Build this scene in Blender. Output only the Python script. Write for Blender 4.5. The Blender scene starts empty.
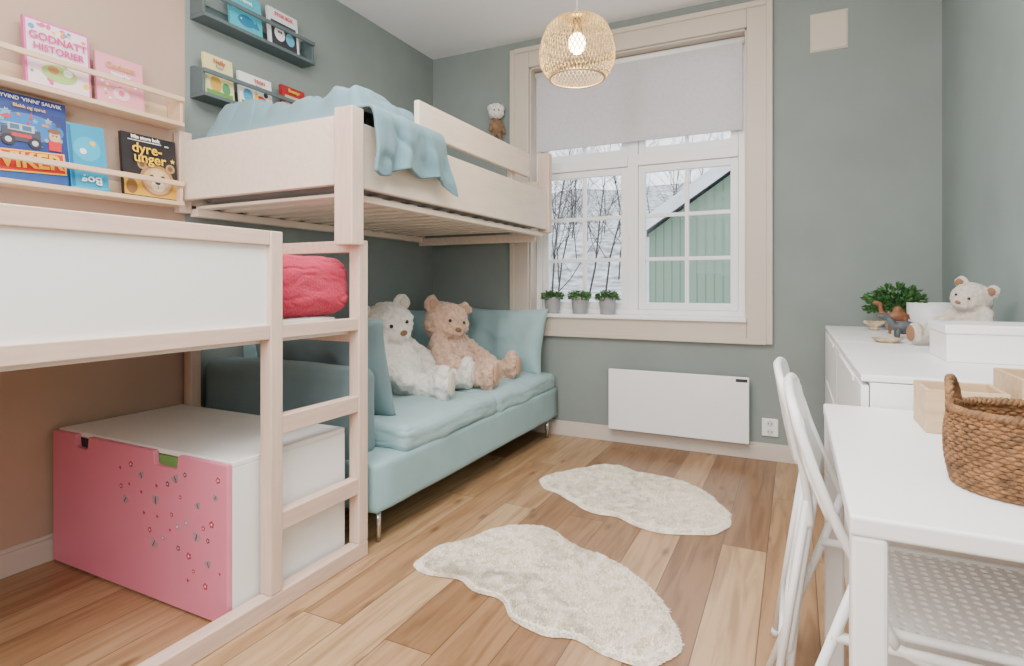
import bpy, bmesh, math, random
from mathutils import Vector, Matrix, noise, Euler
random.seed(7)
col = bpy.context.scene.collection
pi = math.pi
tmp_scene = bpy.data.scenes.new('tmp')
def bake(ob):
    """evaluate modifiers / text of an object in a scratch scene and return the mesh"""
    vl = tmp_scene.view_layers[0]
    tmp_scene.collection.objects.link(ob)
    me = None
    try:
        vl.update(); dg = vl.depsgraph
        if dg is None:
            with bpy.context.temp_override(scene=tmp_scene, view_layer=vl):
                dg = bpy.context.evaluated_depsgraph_get()
        dg.update()
        me = bpy.data.meshes.new_from_object(ob.evaluated_get(dg))
    except Exception as ex:
        me = None
    if me is None or len(me.vertices) == 0:
        col.objects.link(ob); bpy.context.view_layer.update()
        me = bpy.data.meshes.new_from_object(ob.evaluated_get(bpy.context.evaluated_depsgraph_get()))
    bpy.data.objects.remove(ob)
    return me

# ---------------------------------------------------------------- materials
def mat(name, color, rough=0.5, metal=0.0, nscale=None, namt=0.08, bump=0.0, bscale=60, emis=None, estr=0, stretch=None, sheen=0, alpha=None, col2=None, bdist=.01):
    m = bpy.data.materials.new(name); m.use_nodes = True
    nt = m.node_tree; b = nt.nodes['Principled BSDF']
    b.inputs['Base Color'].default_value = (*color, 1)
    b.inputs['Roughness'].default_value = rough
    b.inputs['Metallic'].default_value = metal
    if sheen: b.inputs['Sheen Weight'].default_value = sheen
    tc = nt.nodes.new('ShaderNodeTexCoord'); mp = nt.nodes.new('ShaderNodeMapping')
    nt.links.new(tc.outputs['Object'], mp.inputs['Vector'])
    if stretch: mp.inputs['Scale'].default_value = stretch
    n = nt.nodes.new('ShaderNodeTexNoise'); n.inputs['Scale'].default_value = nscale or 4
    n.inputs['Detail'].default_value = 4
    nt.links.new(mp.outputs['Vector'], n.inputs['Vector'])
    r = nt.nodes.new('ShaderNodeValToRGB')
    c2 = col2 or tuple(max(0, c*(1-namt*2)) for c in color)
    r.color_ramp.elements[0].color = (*c2, 1); r.color_ramp.elements[0].position = .3
    r.color_ramp.elements[1].color = (*[min(1, c*(1+namt*.3)) for c in color], 1); r.color_ramp.elements[1].position = .65
    nt.links.new(n.outputs['Fac'], r.inputs['Fac'])
    nt.links.new(r.outputs['Color'], b.inputs['Base Color'])
    if bump:
        n2 = nt.nodes.new('ShaderNodeTexNoise'); n2.inputs['Scale'].default_value = bscale; n2.inputs['Detail'].default_value = 5
        nt.links.new(tc.outputs['Object'], n2.inputs['Vector'])
        bp = nt.nodes.new('ShaderNodeBump'); bp.inputs['Strength'].default_value = bump; bp.inputs['Distance'].default_value = bdist
        nt.links.new(n2.outputs['Fac'], bp.inputs['Height']); nt.links.new(bp.outputs['Normal'], b.inputs['Normal'])
    if emis:
        b.inputs['Emission Color'].default_value = (*emis, 1); b.inputs['Emission Strength'].default_value = estr
    return m

def weave_mat(name, color, scale=260, bump=.4):
    m = mat(name, color, .95, nscale=6, namt=.05, sheen=.15)
    nt = m.node_tree; b = nt.nodes['Principled BSDF']
    tc = nt.nodes.new('ShaderNodeTexCoord')
    v = nt.nodes.new('ShaderNodeTexVoronoi'); v.inputs['Scale'].default_value = scale
    nt.links.new(tc.outputs['Object'], v.inputs['Vector'])
    bp = nt.nodes.new('ShaderNodeBump'); bp.inputs['Strength'].default_value = bump; bp.inputs['Distance'].default_value = .002
    nt.links.new(v.outputs['Distance'], bp.inputs['Height']); nt.links.new(bp.outputs['Normal'], b.inputs['Normal'])
    return m

M_green = mat('green_wall_paint', (.240,.282,.266), .85, nscale=2.5, namt=.05, bump=.05, bscale=180)
M_green_daylit = mat('green_wall_paint_daylit', (.235,.298,.290), .85, nscale=2.5, namt=.05, bump=.05, bscale=180)  # same wall green, window daylight put into the colour as a bluer tint
M_beige = mat('beige_wall_paint', (.49,.345,.26), .85, nscale=2, namt=.04, bump=.05, bscale=180)
M_ceil = mat('ceiling_paint', (.93,.93,.93), .9, nscale=3, namt=.01)
M_trim = mat('greige_trim_paint', (.60,.52,.44), .5, nscale=3, namt=.02)
M_base = mat('baseboard_paint', (.60,.53,.46), .5, nscale=3, namt=.02)
M_white = mat('white_lacquer', (.86,.86,.85), .35, nscale=3, namt=.01)
M_winwhite = mat('window_white_paint', (.88,.89,.90), .4, nscale=3, namt=.02)
M_panel = mat('white_bed_panel', (.86,.85,.82), .45, nscale=2, namt=.02)
M_birch = mat('pale_birch', (.68,.50,.40), .55, nscale=7, namt=.06, stretch=(8,1,8))
M_birchz = mat('pale_birch_upright', (.69,.52,.42), .55, nscale=7, namt=.06, stretch=(8,8,1))
M_birch2 = mat('whitewashed_birch', (.78,.65,.53), .55, nscale=5, namt=.04, stretch=(8,1,8))
M_shelfwood = mat('shelf_birch', (.69,.50,.33), .5, nscale=7, namt=.07, stretch=(8,1,8))
M_slat = mat('pine_slat', (.90,.78,.64), .6, nscale=6, namt=.05, stretch=(1,8,8))
M_darkshelf = mat('grey_green_shelf', (.095,.13,.135), .6, nscale=4, namt=.05)
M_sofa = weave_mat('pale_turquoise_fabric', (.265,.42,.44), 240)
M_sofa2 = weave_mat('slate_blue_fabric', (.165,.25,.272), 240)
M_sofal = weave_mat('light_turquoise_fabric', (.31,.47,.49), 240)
M_duvet = weave_mat('dusty_blue_linen', (.15,.265,.305), 300)
M_red = weave_mat('raspberry_fabric', (.50,.022,.07), 110, 1.0)
M_matt = weave_mat('shade_grey_mattress_cloth', (.30,.29,.28), 200)  # white mattress greyed, shade between the slats put into the colour
M_pink = mat('pink_lacquer', (.76,.235,.345), .45, nscale=2, namt=.02)
M_chrome = mat('chrome', (.7,.7,.72), .2, 1)
M_brass = mat('brass', (.55,.38,.18), .3, 1)
M_lampgold = mat('muted_brass_wire', (.50,.36,.17), .40, .5, nscale=20)
M_dark = mat('dark_grey_plastic_and_shade', (.03,.03,.035), .5)
M_black = mat('black_glossy', (.012,.01,.01), .15)
M_wfur = mat('cream_plush', (.90,.86,.79), 1, nscale=40, namt=.08, bump=1, bscale=160, sheen=.4)
M_wfur2 = mat('ivory_plush', (.78,.70,.58), 1, nscale=40, namt=.12, bump=1, bscale=200, sheen=.4)
M_bfur = mat('apricot_plush', (.72,.47,.335), 1, nscale=50, namt=.15, bump=1, bscale=130, sheen=.4)
M_pad = mat('tan_paw_pad', (.52,.32,.21), .9)
M_pad2 = mat('beige_paw_pad', (.70,.62,.52), .9)
M_brownpad = mat('brown_paw_pad', (.25,.13,.07), .9)
M_rug = mat('cream_sheepskin', (.91,.84,.72), 1, nscale=30, namt=.05, sheen=.3)
M_heater = mat('heater_enamel', (.88,.88,.88), .35, nscale=2, namt=.01)
M_pot = mat('grey_glazed_pot', (.33,.33,.34), .6, nscale=20)
M_wpot = mat('white_ceramic', (.78,.78,.77), .4)
M_leaf = mat('leaf_green', (.05,.16,.035), .5, nscale=30, namt=.3)
M_leaf2 = mat('herb_green', (.08,.21,.06), .5, nscale=30, namt=.3)
M_wicker = mat('seagrass_wicker', (.25,.12,.045), .7, nscale=45, namt=.32, bump=.6, bscale=150)
M_oak = mat('light_wood_box', (.60,.42,.25), .55, nscale=8, namt=.1, stretch=(1,8,8))
M_camel = mat('carved_rust_wood', (.22,.08,.03), .5, nscale=20, namt=.2)
M_greytoy = mat('grey_rubber_toy', (.08,.092,.10), .6, nscale=30, namt=.3)
M_shell = mat('shell_beige', (.55,.42,.28), .5, nscale=25, namt=.25)
M_snow = mat('snow', (.58,.60,.63), .9, nscale=1.9, namt=.1, col2=(.15,.135,.125))
M_bark = mat('dark_bark', (.055,.047,.042), .9, nscale=10)
M_roof = mat('snowy_roof', (.60,.62,.65), .9, nscale=2, namt=.1)
M_paper = mat('book_pages', (.75,.72,.65), .9)
M_socket = mat('outlet_plastic', (.72,.72,.72), .4)
M_seam = weave_mat('sofa_piping', (.19,.31,.33), 240)
M_blind = mat('roller_blind_cloth', (.76,.75,.78), .9, nscale=45, namt=.05)
nt = M_blind.node_tree; pb = nt.nodes['Principled BSDF']; out = nt.nodes['Material Output']
tl = nt.nodes.new('ShaderNodeBsdfTranslucent'); tl.inputs['Color'].default_value = (.74,.74,.78,1)
mxs = nt.nodes.new('ShaderNodeMixShader'); mxs.inputs[0].default_value = .30
nt.links.new(pb.outputs[0], mxs.inputs[1]); nt.links.new(tl.outputs[0], mxs.inputs[2]); nt.links.new(mxs.outputs[0], out.inputs['Surface'])

_pl = {}
def plain(name, c, rough=.45):
    k=(name,tuple(c))
    if k not in _pl: _pl[k]=mat(name, c, rough, nscale=6, namt=.02)
    return _pl[k]

# floor material
M_floor = bpy.data.materials.new('oak_planks'); M_floor.use_nodes = True
nt = M_floor.node_tree; b = nt.nodes['Principled BSDF']
tc = nt.nodes.new('ShaderNodeTexCoord'); sep = nt.nodes.new('ShaderNodeSeparateXYZ'); cmb = nt.nodes.new('ShaderNodeCombineXYZ')
nt.links.new(tc.outputs['Object'], sep.inputs[0]); nt.links.new(sep.outputs['Y'], cmb.inputs['X']); nt.links.new(sep.outputs['X'], cmb.inputs['Y'])
br = nt.nodes.new('ShaderNodeTexBrick')
br.offset = .37; br.offset_frequency = 2
br.inputs['Color1'].default_value = (0,0,0,1); br.inputs['Color2'].default_value = (1,1,1,1); br.inputs['Mortar'].default_value = (.5,.5,.5,1)
br.inputs['Scale'].default_value = 1; br.inputs['Mortar Size'].default_value = .0016; br.inputs['Brick Width'].default_value = 1.75; br.inputs['Row Height'].default_value = .165
nt.links.new(cmb.outputs[0], br.inputs['Vector'])
r1 = nt.nodes.new('ShaderNodeValToRGB'); e = r1.color_ramp.elements
e[0].color = (.225,.115,.050,1); e[1].color = (.50,.325,.175,1)
k = r1.color_ramp.elements.new(.45); k.color = (.365,.208,.102,1)
nt.links.new(br.outputs['Color'], r1.inputs['Fac'])
mp = nt.nodes.new('ShaderNodeMapping'); mp.inputs['Scale'].default_value = (1.0,11,1)
addv = nt.nodes.new('ShaderNodeVectorMath'); addv.operation = 'MULTIPLY_ADD'
nt.links.new(br.outputs['Color'], addv.inputs[0]); addv.inputs[1].default_value = (13,7,5); nt.links.new(cmb.outputs[0], addv.inputs[2])
nt.links.new(addv.outputs[0], mp.inputs['Vector'])
n = nt.nodes.new('ShaderNodeTexNoise'); n.inputs['Scale'].default_value = 2.2; n.inputs['Detail'].default_value = 9; n.inputs['Distortion'].default_value = 1.2
nt.links.new(mp.outputs[0], n.inputs['Vector'])
r2 = nt.nodes.new('ShaderNodeValToRGB'); r2.color_ramp.elements[0].position = .34; r2.color_ramp.elements[1].position = .60
r2.color_ramp.elements[0].color = (.60,.54,.48,1); r2.color_ramp.elements[1].color = (1.0,1.0,1.0,1)
nt.links.new(n.outputs['Fac'], r2.inputs['Fac'])
mx = nt.nodes.new('ShaderNodeMix'); mx.data_type = 'RGBA'; mx.blend_type = 'MULTIPLY'; mx.inputs[0].default_value = .85
nt.links.new(r1.outputs[0], mx.inputs[6]); nt.links.new(r2.outputs[0], mx.inputs[7])
mpk = nt.nodes.new('ShaderNodeMapping'); mpk.inputs['Scale'].default_value = (1.3,3.2,1)
nt.links.new(addv.outputs[0], mpk.inputs['Vector'])
vk = nt.nodes.new('ShaderNodeTexVoronoi'); vk.inputs['Scale'].default_value = 1.5; vk.voronoi_dimensions='2D'
nt.links.new(mpk.outputs[0], vk.inputs['Vector'])
rk = nt.nodes.new('ShaderNodeValToRGB'); rk.color_ramp.elements[0].position=.02; rk.color_ramp.elements[0].color=(1,1,1,1); rk.color_ramp.elements[1].position=.10; rk.color_ramp.elements[1].color=(0,0,0,1)
nt.links.new(vk.outputs['Distance'], rk.inputs['Fac'])
mk_ = nt.nodes.new('ShaderNodeMath'); mk_.operation='MULTIPLY'; mk_.inputs[1].default_value=.7; nt.links.new(rk.outputs[0], mk_.inputs[0])
mx3 = nt.nodes.new('ShaderNodeMix'); mx3.data_type='RGBA'; mx3.inputs[7].default_value=(.10,.045,.018,1)
nt.links.new(mk_.outputs[0], mx3.inputs[0]); nt.links.new(mx.outputs[2], mx3.inputs[6])
mx2 = nt.nodes.new('ShaderNodeMix'); mx2.data_type = 'RGBA'; mx2.inputs[7].default_value = (.10,.05,.025,1)
nt.links.new(br.outputs['Fac'], mx2.inputs[0]); nt.links.new(mx3.outputs[2], mx2.inputs[6])
nt.links.new(mx2.outputs[2], b.inputs['Base Color']); b.inputs['Roughness'].default_value = .33
bp = nt.nodes.new('ShaderNodeBump'); bp.inputs['Strength'].default_value = .1; bp.inputs['Distance'].default_value = .003
nt.links.new(n.outputs['Fac'], bp.inputs['Height']); nt.links.new(bp.outputs[0], b.inputs['Normal'])

# siding
M_siding = mat('green_clapboard', (.16,.27,.19), .8, nscale=3, namt=.08)
nt = M_siding.node_tree; b = nt.nodes['Principled BSDF']
tc = nt.nodes.new('ShaderNodeTexCoord'); w = nt.nodes.new('ShaderNodeTexWave'); w.wave_profile = 'SAW'; w.bands_direction = 'X'
w.inputs['Scale'].default_value = 1.9
nt.links.new(tc.outputs['Object'], w.inputs['Vector'])
rr = nt.nodes.new('ShaderNodeValToRGB'); rr.color_ramp.elements[0].color = (.11,.155,.115,1); rr.color_ramp.elements[0].position = .0
rr.color_ramp.elements[1].color = (.19,.26,.195,1); rr.color_ramp.elements[1].position = .25
nt.links.new(w.outputs['Fac'], rr.inputs['Fac']); nt.links.new(rr.outputs[0], b.inputs['Base Color'])
b.inputs['Specular IOR Level'].default_value=.1

# glass
M_glass = bpy.data.materials.new('window_glass'); M_glass.use_nodes = True
nt = M_glass.node_tree; nt.nodes.clear()
o = nt.nodes.new('ShaderNodeOutputMaterial'); t = nt.nodes.new('ShaderNodeBsdfTransparent'); g = nt.nodes.new('ShaderNodeBsdfGlossy'); g.inputs['Roughness'].default_value = .02
ms = nt.nodes.new('ShaderNodeMixShader'); ms.inputs[0].default_value = .002
nt.links.new(t.outputs[0], ms.inputs[1]); nt.links.new(g.outputs[0], ms.inputs[2]); nt.links.new(ms.outputs[0], o.inputs[0])

# ---------------------------------------------------------------- geometry helpers
class G:
    def __init__(s): s.v = []; s.f = []; s.mi = []; s.cur = 0
    def add(s, vs, fs):
        o = len(s.v); s.v += [tuple(v) for v in vs]; s.f += [tuple(i+o for i in f) for f in fs]; s.mi += [s.cur]*len(fs); return s
    def box(s, x0,x1,y0,y1,z0,z1):
        vs = [(x,y,z) for x in (x0,x1) for y in (y0,y1) for z in (z0,z1)]
        return s.add(vs, [(0,1,3,2),(4,6,7,5),(0,4,5,1),(2,3,7,6),(0,2,6,4),(1,5,7,3)])
    def tube(s, pts, r, seg=10, closed=False, cap=True, flat=1.0):
        pts = [Vector(p) for p in pts]; n = len(pts); rs = r if isinstance(r,(list,tuple)) else [r]*n
        vs = []; fs = []
        up = None
        for i,p in enumerate(pts):
            if closed: tg = pts[(i+1)%n]-pts[i-1]
            else: tg = pts[min(i+1,n-1)]-pts[max(i-1,0)]
            tg.normalize()
            if up is None:
                a = Vector((0,0,1)) if abs(tg.z) < .9 else Vector((1,0,0)); up = (a - tg*a.dot(tg)).normalized()
            else:
                up = (up - tg*up.dot(tg)).normalized()
            sd = tg.cross(up)
            for j in range(seg):
                an = 2*pi*j/seg
                vs.append(p + up*math.cos(an)*rs[i]*flat + sd*math.sin(an)*rs[i])
        m = n if closed else n-1
        for i in range(m):
            for j in range(seg):
                a=i*seg+j; b_=i*seg+(j+1)%seg; c=((i+1)%n)*seg+(j+1)%seg; d=((i+1)%n)*seg+j
                fs.append((a,b_,c,d))
        if cap and not closed:
            fs.append(tuple(range(seg))[::-1]); fs.append(tuple((n-1)*seg+j for j in range(seg)))
        return s.add(vs, fs)
    def lathe(s, prof, c=(0,0,0), seg=40):
        vs=[];fs=[]
        for (r,z) in prof:
            for j in range(seg):
                a=2*pi*j/seg; vs.append((c[0]+r*math.cos(a),c[1]+r*math.sin(a),c[2]+z))
        for i in range(len(prof)-1):
            for j in range(seg):
                fs.append((i*seg+j,i*seg+(j+1)%seg,(i+1)*seg+(j+1)%seg,(i+1)*seg+j))
        return s.add(vs,fs)
    def ell(s, c, r, rot=None, u=20, v=12):
        vs=[];fs=[]; c=Vector(c)
        R = Euler(rot).to_matrix() if rot else Matrix.Identity(3)
        r = r if isinstance(r,(tuple,list)) else (r,r,r)
        vs.append(c+R@Vector((0,0,r[2])))
        for i in range(1,v):
            th=pi*i/v
            for j in range(u):
                ph=2*pi*j/u
                vs.append(c+R@Vector((r[0]*math.sin(th)*math.cos(ph),r[1]*math.sin(th)*math.sin(ph),r[2]*math.cos(th))))
        vs.append(c+R@Vector((0,0,-r[2])))
        for j in range(u): fs.append((0,1+j,1+(j+1)%u))
        for i in range(v-2):
            for j in range(u):
                a=1+i*u+j;b_=1+i*u+(j+1)%u; fs.append((a,a+u,b_+u,b_))
        L=len(vs)-1
        for j in range(u): fs.append((L,1+(v-2)*u+(j+1)%u,1+(v-2)*u+j))
        return s.add(vs,fs)
    def limb(s, p0, p1, r0, r1, n=7):
        p0=Vector(p0);p1=Vector(p1)
        for i in range(n):
            t=i/(n-1); s.ell(p0.lerp(p1,t), r0+(r1-r0)*t, u=14, v=9)
        return s
    def prism(s, poly, z0, z1, axis='z'):
        n=len(poly)
        def P(a,b_,c):
            return (a,b_,c) if axis=='z' else ((c,a,b_) if axis=='x' else (a,c,b_))
        vs=[P(a,b_,z0) for a,b_ in poly]+[P(a,b_,z1) for a,b_ in poly]
        fs=[tuple(range(n))[::-1],tuple(range(n,2*n))]+[(i,(i+1)%n,n+(i+1)%n,n+i) for i in range(n)]
        return s.add(vs,fs)
    def soft(s, c, h, r, puff=(0,0,0), n=12, wr=0, seed=0, fr=6, fold=0, fsc=(9,14,22)):
        bm=bmesh.new(); bmesh.ops.create_cube(bm,size=2)
        bmesh.ops.subdivide_edges(bm,edges=bm.edges[:],cuts=n,use_grid_fill=True)
        h=Vector(h);c=Vector(c)
        for v in bm.verts:
            p=v.co.copy()
            q=Vector([math.copysign(abs(a)**.75,a) for a in p])
            w=Vector((q.x*h.x,q.y*h.y,q.z*h.z))
            inn=Vector([max(-(h[i]-r),min(h[i]-r,w[i])) for i in range(3)])
            d=w-inn
            if d.length>1e-9: w=inn+d.normalized()*r
            fx,fy,fz=1-q.x**2,1-q.y**2,1-q.z**2
            w.x+=puff[0]*q.x*fy*fz; w.y+=puff[1]*q.y*fx*fz; w.z+=puff[2]*q.z*fx*fy
            if wr:
                w+= noise.noise_vector((w+Vector((seed,seed*2,0)))*fr)*wr
            if fold:
                k=abs(noise.noise(Vector((w.x*fsc[0]+seed,w.y*fsc[1],w.z*fsc[2]))))
                w-= p.normalized()*fold*(1-min(1,k*4))
            v.co=w+c
        bm.verts.ensure_lookup_table()
        vs=[v.co.copy() for v in bm.verts]; fs=[tuple(v.index for v in f.verts) for f in bm.faces]
        bm.free(); return s.add(vs,fs)
    def pillow(s, w, hgt, T, n=18, wr=.006, seed=0):
        vs=[];fs=[];N=n+1
        for side in (1,-1):
            for i in range(N):
                for j in range(N):
                    u=-1+2*i/n; v=-1+2*j/n
                    x=w/2*u*(1-.07*(1-v*v)*abs(u)**3); z=hgt/2*v*(1-.07*(1-u*u)*abs(v)**3)
                    inn=abs(u)<1 and abs(v)<1
                    th=T/2*((1-u**2)*(1-v**2))**.42 if inn else 0
                    k=0
                    if inn:
                        e_=((1-u**2)*(1-v**2))**.3
                        k=noise.noise((x*5+seed,z*5,side*2+seed))*wr*4*e_-abs(noise.noise((x*9+seed,z*7+x*4,seed)))**.5*wr*.9*e_
                    z2_=z*(1+.05*noise.noise((x*4,seed,1)))
                    vs.append((x,side*(th+k),z2_+hgt/2))
        for sd in range(2):
            o=sd*N*N
            for i in range(n):
                for j in range(n):
                    a=o+i*N+j; q=(a,a+N,a+N+1,a+1); fs.append(q if sd else q[::-1])
        s.add(vs,fs); return s
    def text(s, txt, size, loc, rot=(pi/2,0,pi/2), ext=.0004, alignx='CENTER', sx=1, off=None):
        cu=bpy.data.curves.new('t','FONT'); cu.body=txt; cu.size=size; cu.extrude=ext; cu.align_x=alignx; cu.align_y='CENTER'
        cu.space_line=.9; cu.offset=(.0008 if size>.02 else 0) if off is None else off; cu.resolution_u=3
        ob=bpy.data.objects.new('t',cu)
        me=bake(ob)
        R=Euler(rot).to_matrix()
        vs=[R@Vector((v.co.x*sx,v.co.y,v.co.z))+Vector(loc) for v in me.vertices]; fs=[tuple(p.vertices) for p in me.polygons]
        bpy.data.curves.remove(cu); bpy.data.meshes.remove(me)
        return s.add(vs,fs)
    def obj(s, name, mats, parent=None, smooth=False, bevel=0, label=None, category=None, kind=None, group=None, center=True, merge=False, sub=0, solid=0, seg=2, link=True, recalc=True):
        me=bpy.data.meshes.new(name)
        vs=s.v
        if center:
            mn=[min(v[i] for v in vs) for i in range(3)]; mxx=[max(v[i] for v in vs) for i in range(3)]
            c=((mn[0]+mxx[0])/2,(mn[1]+mxx[1])/2,mn[2])
        else: c=(0,0,0)
        me.from_pydata([(v[0]-c[0],v[1]-c[1],v[2]-c[2]) for v in vs],[],s.f)
        mats=mats if isinstance(mats,(list,tuple)) else [mats]
        for m in mats: me.materials.append(m)
        if len(mats)>1: me.polygons.foreach_set('material_index',s.mi)
        if recalc:
            bm=bmesh.new(); bm.from_mesh(me)
            if merge: bmesh.ops.remove_doubles(bm,verts=bm.verts[:],dist=1e-5)
            bmesh.ops.recalc_face_normals(bm,faces=bm.faces[:]); bm.to_mesh(me); bm.free()
        if smooth: me.polygons.foreach_set('use_smooth',[True]*len(me.polygons))
        ob=bpy.data.objects.new(name,me); ob.location=c
        if link: col.objects.link(ob)
        if parent:
            ob.parent=parent; ob.matrix_parent_inverse=Matrix.Translation(-parent.location)
        if bevel:
            md=ob.modifiers.new('b','BEVEL'); md.width=bevel; md.segments=seg; md.limit_method='ANGLE'; md.angle_limit=math.radians(40)
        if solid:
            md=ob.modifiers.new('s','SOLIDIFY'); md.thickness=solid; md.offset=0
        if sub:
            md=ob.modifiers.new('ss','SUBSURF'); md.levels=sub; md.render_levels=sub
        if label: ob['label']=label
        if category: ob['category']=category
        if kind: ob['kind']=kind
        if group: ob['group']=group
        return ob

def empty(name, loc, label=None, category=None, kind=None, group=None):
    e=bpy.data.objects.new(name,None); e.empty_display_size=.05; e.location=loc; col.objects.link(e)
    if label: e['label']=label
    if category: e['category']=category
    if kind: e['kind']=kind
    if group: e['group']=group
    return e

def bx(name, x0,x1,y0,y1,z0,z1, m, parent=None, bevel=.003, **k):
    return G().box(x0,x1,y0,y1,z0,z1).obj(name,m,parent,bevel=bevel,**k)

def copy_thing(e, loc, rotz=None):
    n=e.copy(); n.location=loc
    if rotz is not None: n.rotation_euler=(0,0,rotz)
    col.objects.link(n)
    for c in e.children:
        k=c.copy(); k.parent=n; k.matrix_parent_inverse=c.matrix_parent_inverse.copy(); col.objects.link(k)
    return n

# ---------------------------------------------------------------- room shell
XL,XR,YB,ZC=-2.553,.704,3.764,2.82
Y0=-1.2
WX0,WX1,WZ0,WZ1=-1.72,-.264,.835,2.615
bx('floor',XL-.1,XR+.1,Y0-.1,YB+.25,-.08,0,M_floor,bevel=0,kind='structure')
bx('ceiling',XL-.1,XR+.1,Y0-.1,YB+.25,ZC,ZC+.1,M_ceil,bevel=0,kind='structure')
bx('wall_left',XL-.1,XL,1.72,YB+.25,0,ZC,M_green,bevel=0,kind='structure')
bx('wall_left_beige',XL-.1,XL,Y0,1.72,0,ZC,M_beige,bevel=0,kind='structure')
bx('wall_right',XR,XR+.1,Y0,YB+.25,0,ZC,M_green_daylit,bevel=0,kind='structure')
bx('wall_front',XL-.1,XR+.1,Y0-.1,Y0,0,ZC,M_beige,bevel=0,kind='structure')  # unseen wall behind the camera, added to keep sky light out
g=G(); g.box(XL,WX0,YB,YB+.25,0,ZC); g.box(WX1,XR,YB,YB+.25,0,ZC); g.box(WX0,WX1,YB,YB+.25,0,WZ0); g.box(WX0,WX1,YB,YB+.25,WZ1,ZC)
g.obj('wall_back',M_green,kind='structure')
def baseb(name,x0,x1,y0,y1):
    g=G(); g.box(x0,x1,y0,y1,0,.085)
    g.box(x0+(.006 if x1-x0<.1 and x1>0 else 0),x1-(.006 if x1-x0<.1 and x1<0 else 0),y0+(.006 if y1-y0<.1 else 0),y1,.085,.1)
    g.obj(name,M_base,bevel=.002,kind='structure')
baseb('baseboard_left',XL,XL+.015,Y0,YB-.016)
baseb('baseboard_back',XL,XR-.016,YB-.016,YB)
baseb('baseboard_right',XR-.015,XR,Y0,YB)

cw=.14
tr=empty('trim_1',((WX0+WX1)/2,YB,WZ0-cw),kind='structure')
def casing(name,x0,x1,z0,z1):
    g=G(); g.box(x0,x1,YB-.022,YB,z0,z1)
    return g.obj(name,M_trim,tr,bevel=.006)
casing('casing_board',WX0-cw,WX0,WZ0-cw,WZ1+cw)
casing('casing_board',WX1,WX1+cw,WZ0-cw,WZ1+cw)
casing('casing_board',WX0,WX1,WZ1,WZ1+cw)
casing('casing_board',WX0,WX1,WZ0-cw,WZ0)
xo0,xo1,zo0,zo1=WX0-cw,WX1+cw,WZ0-cw,WZ1+cw
bx('casing_moulding',xo0-.004,xo0+.03,YB-.034,YB-.022,zo0,zo1,M_trim,tr,bevel=.004)
bx('casing_moulding',xo1-.03,xo1+.004,YB-.034,YB-.022,zo0,zo1,M_trim,tr,bevel=.004)
bx('casing_moulding',xo0+.03,xo1-.03,YB-.034,YB-.022,zo1-.03,zo1+.004,M_trim,tr,bevel=.004)
bx('casing_moulding',xo0+.03,xo1-.03,YB-.034,YB-.022,zo0-.004,zo0+.03,M_trim,tr,bevel=.004)
g=G(); g.box(WX0,WX0+.012,YB,YB+.12,WZ0,WZ1); g.box(WX1-.012,WX1,YB,YB+.12,WZ0,WZ1); g.box(WX0,WX1,YB,YB+.12,WZ1-.012,WZ1)
g.obj('reveal_lining',M_trim,tr,bevel=.001)
bx('window_sill',WX0+.0,WX1,YB-.045,YB+.12,WZ0-.012,WZ0+.014,M_winwhite,tr,bevel=.006)

win=empty('window_1',((WX0+WX1)/2,YB+.14,WZ0),kind='structure')
fy0,fy1=YB+.10,YB+.17
zb=WZ0+.014; xm=(WX0+WX1)/2; f=.045
g=G(); g.box(WX0+.012,WX0+f+.012,fy0,fy1,zb,WZ1); g.box(WX1-f-.012,WX1-.012,fy0,fy1,zb,WZ1)
g.box(WX0+f+.012,WX1-f-.012,fy0,fy1,zb,zb+.035); g.box(WX0+f+.012,WX1-f-.012,fy0,fy1,WZ1-f,WZ1)
g.box(xm-.035,xm+.035,fy0,fy1,zb+.035,WZ1-f); g.box(WX0+f+.012,xm-.035,fy0-.01,fy1,1.86,1.935); g.box(xm+.035,WX1-f-.012,fy0-.01,fy1,1.86,1.935)
g.obj('frame',M_winwhite,win,bevel=.003)
def sash(x0,x1,z0,z1,cols,rows):
    a=.045; g=G(); y0,y1=fy0+.01,fy0+.05
    g.box(x0,x0+a,y0,y1,z0,z1);g.box(x1-a,x1,y0,y1,z0,z1);g.box(x0+a,x1-a,y0,y1,z0,z0+a);g.box(x0+a,x1-a,y0,y1,z1-a,z1)
    for i in range(1,cols):
        x=x0+a+(x1-x0-2*a)*i/cols; g.box(x-.012,x+.012,y0+.008,y1,z0+a,z1-a)
    for i in range(1,rows):
        z=z0+a+(z1-z0-2*a)*i/rows; g.box(x0+a,x1-a,y0+.010,y1-.002,z-.012,z+.012)
    g.obj('sash',M_winwhite,win,bevel=.002)
    bx('glass_pane',x0+a,x1-a,y0+.024,y0+.026,z0+a,z1-a,M_glass,win,bevel=0)
L0,L1,R0,R1=WX0+f+.014,xm-.037,xm+.037,WX1-f-.014
sash(L0,L1,zb+.037,1.858,2,3); sash(R0,R1,zb+.037,1.858,2,3)
sash(L0,L1,1.937,WZ1-f-.002,2,1); sash(R0,R1,1.937,WZ1-f-.002,2,1)
bx('window_latch',xm-.028,xm-.016,fy0-.012,fy0,1.36,1.40,M_winwhite,win,bevel=.002)

rb=empty('roller_blind',(xm,YB+.06,2.02),'pale grey translucent roller blind pulled halfway down over the window','blind')
g=G()
g.box(WX0+.03,WX1-.03,YB+.058,YB+.0605,2.035,2.56); g.obj('blind_cloth',M_blind,rb)
g=G(); g.tube([(WX0+.02,YB+.072,2.575),(WX1-.02,YB+.072,2.575)],.022,16); g.obj('roller',M_winwhite,rb,smooth=True)
g=G(); g.box(WX0+.03,WX1-.03,YB+.054,YB+.066,2.015,2.037); g.obj('bottom_bar',M_blind,rb,bevel=.003)

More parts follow.
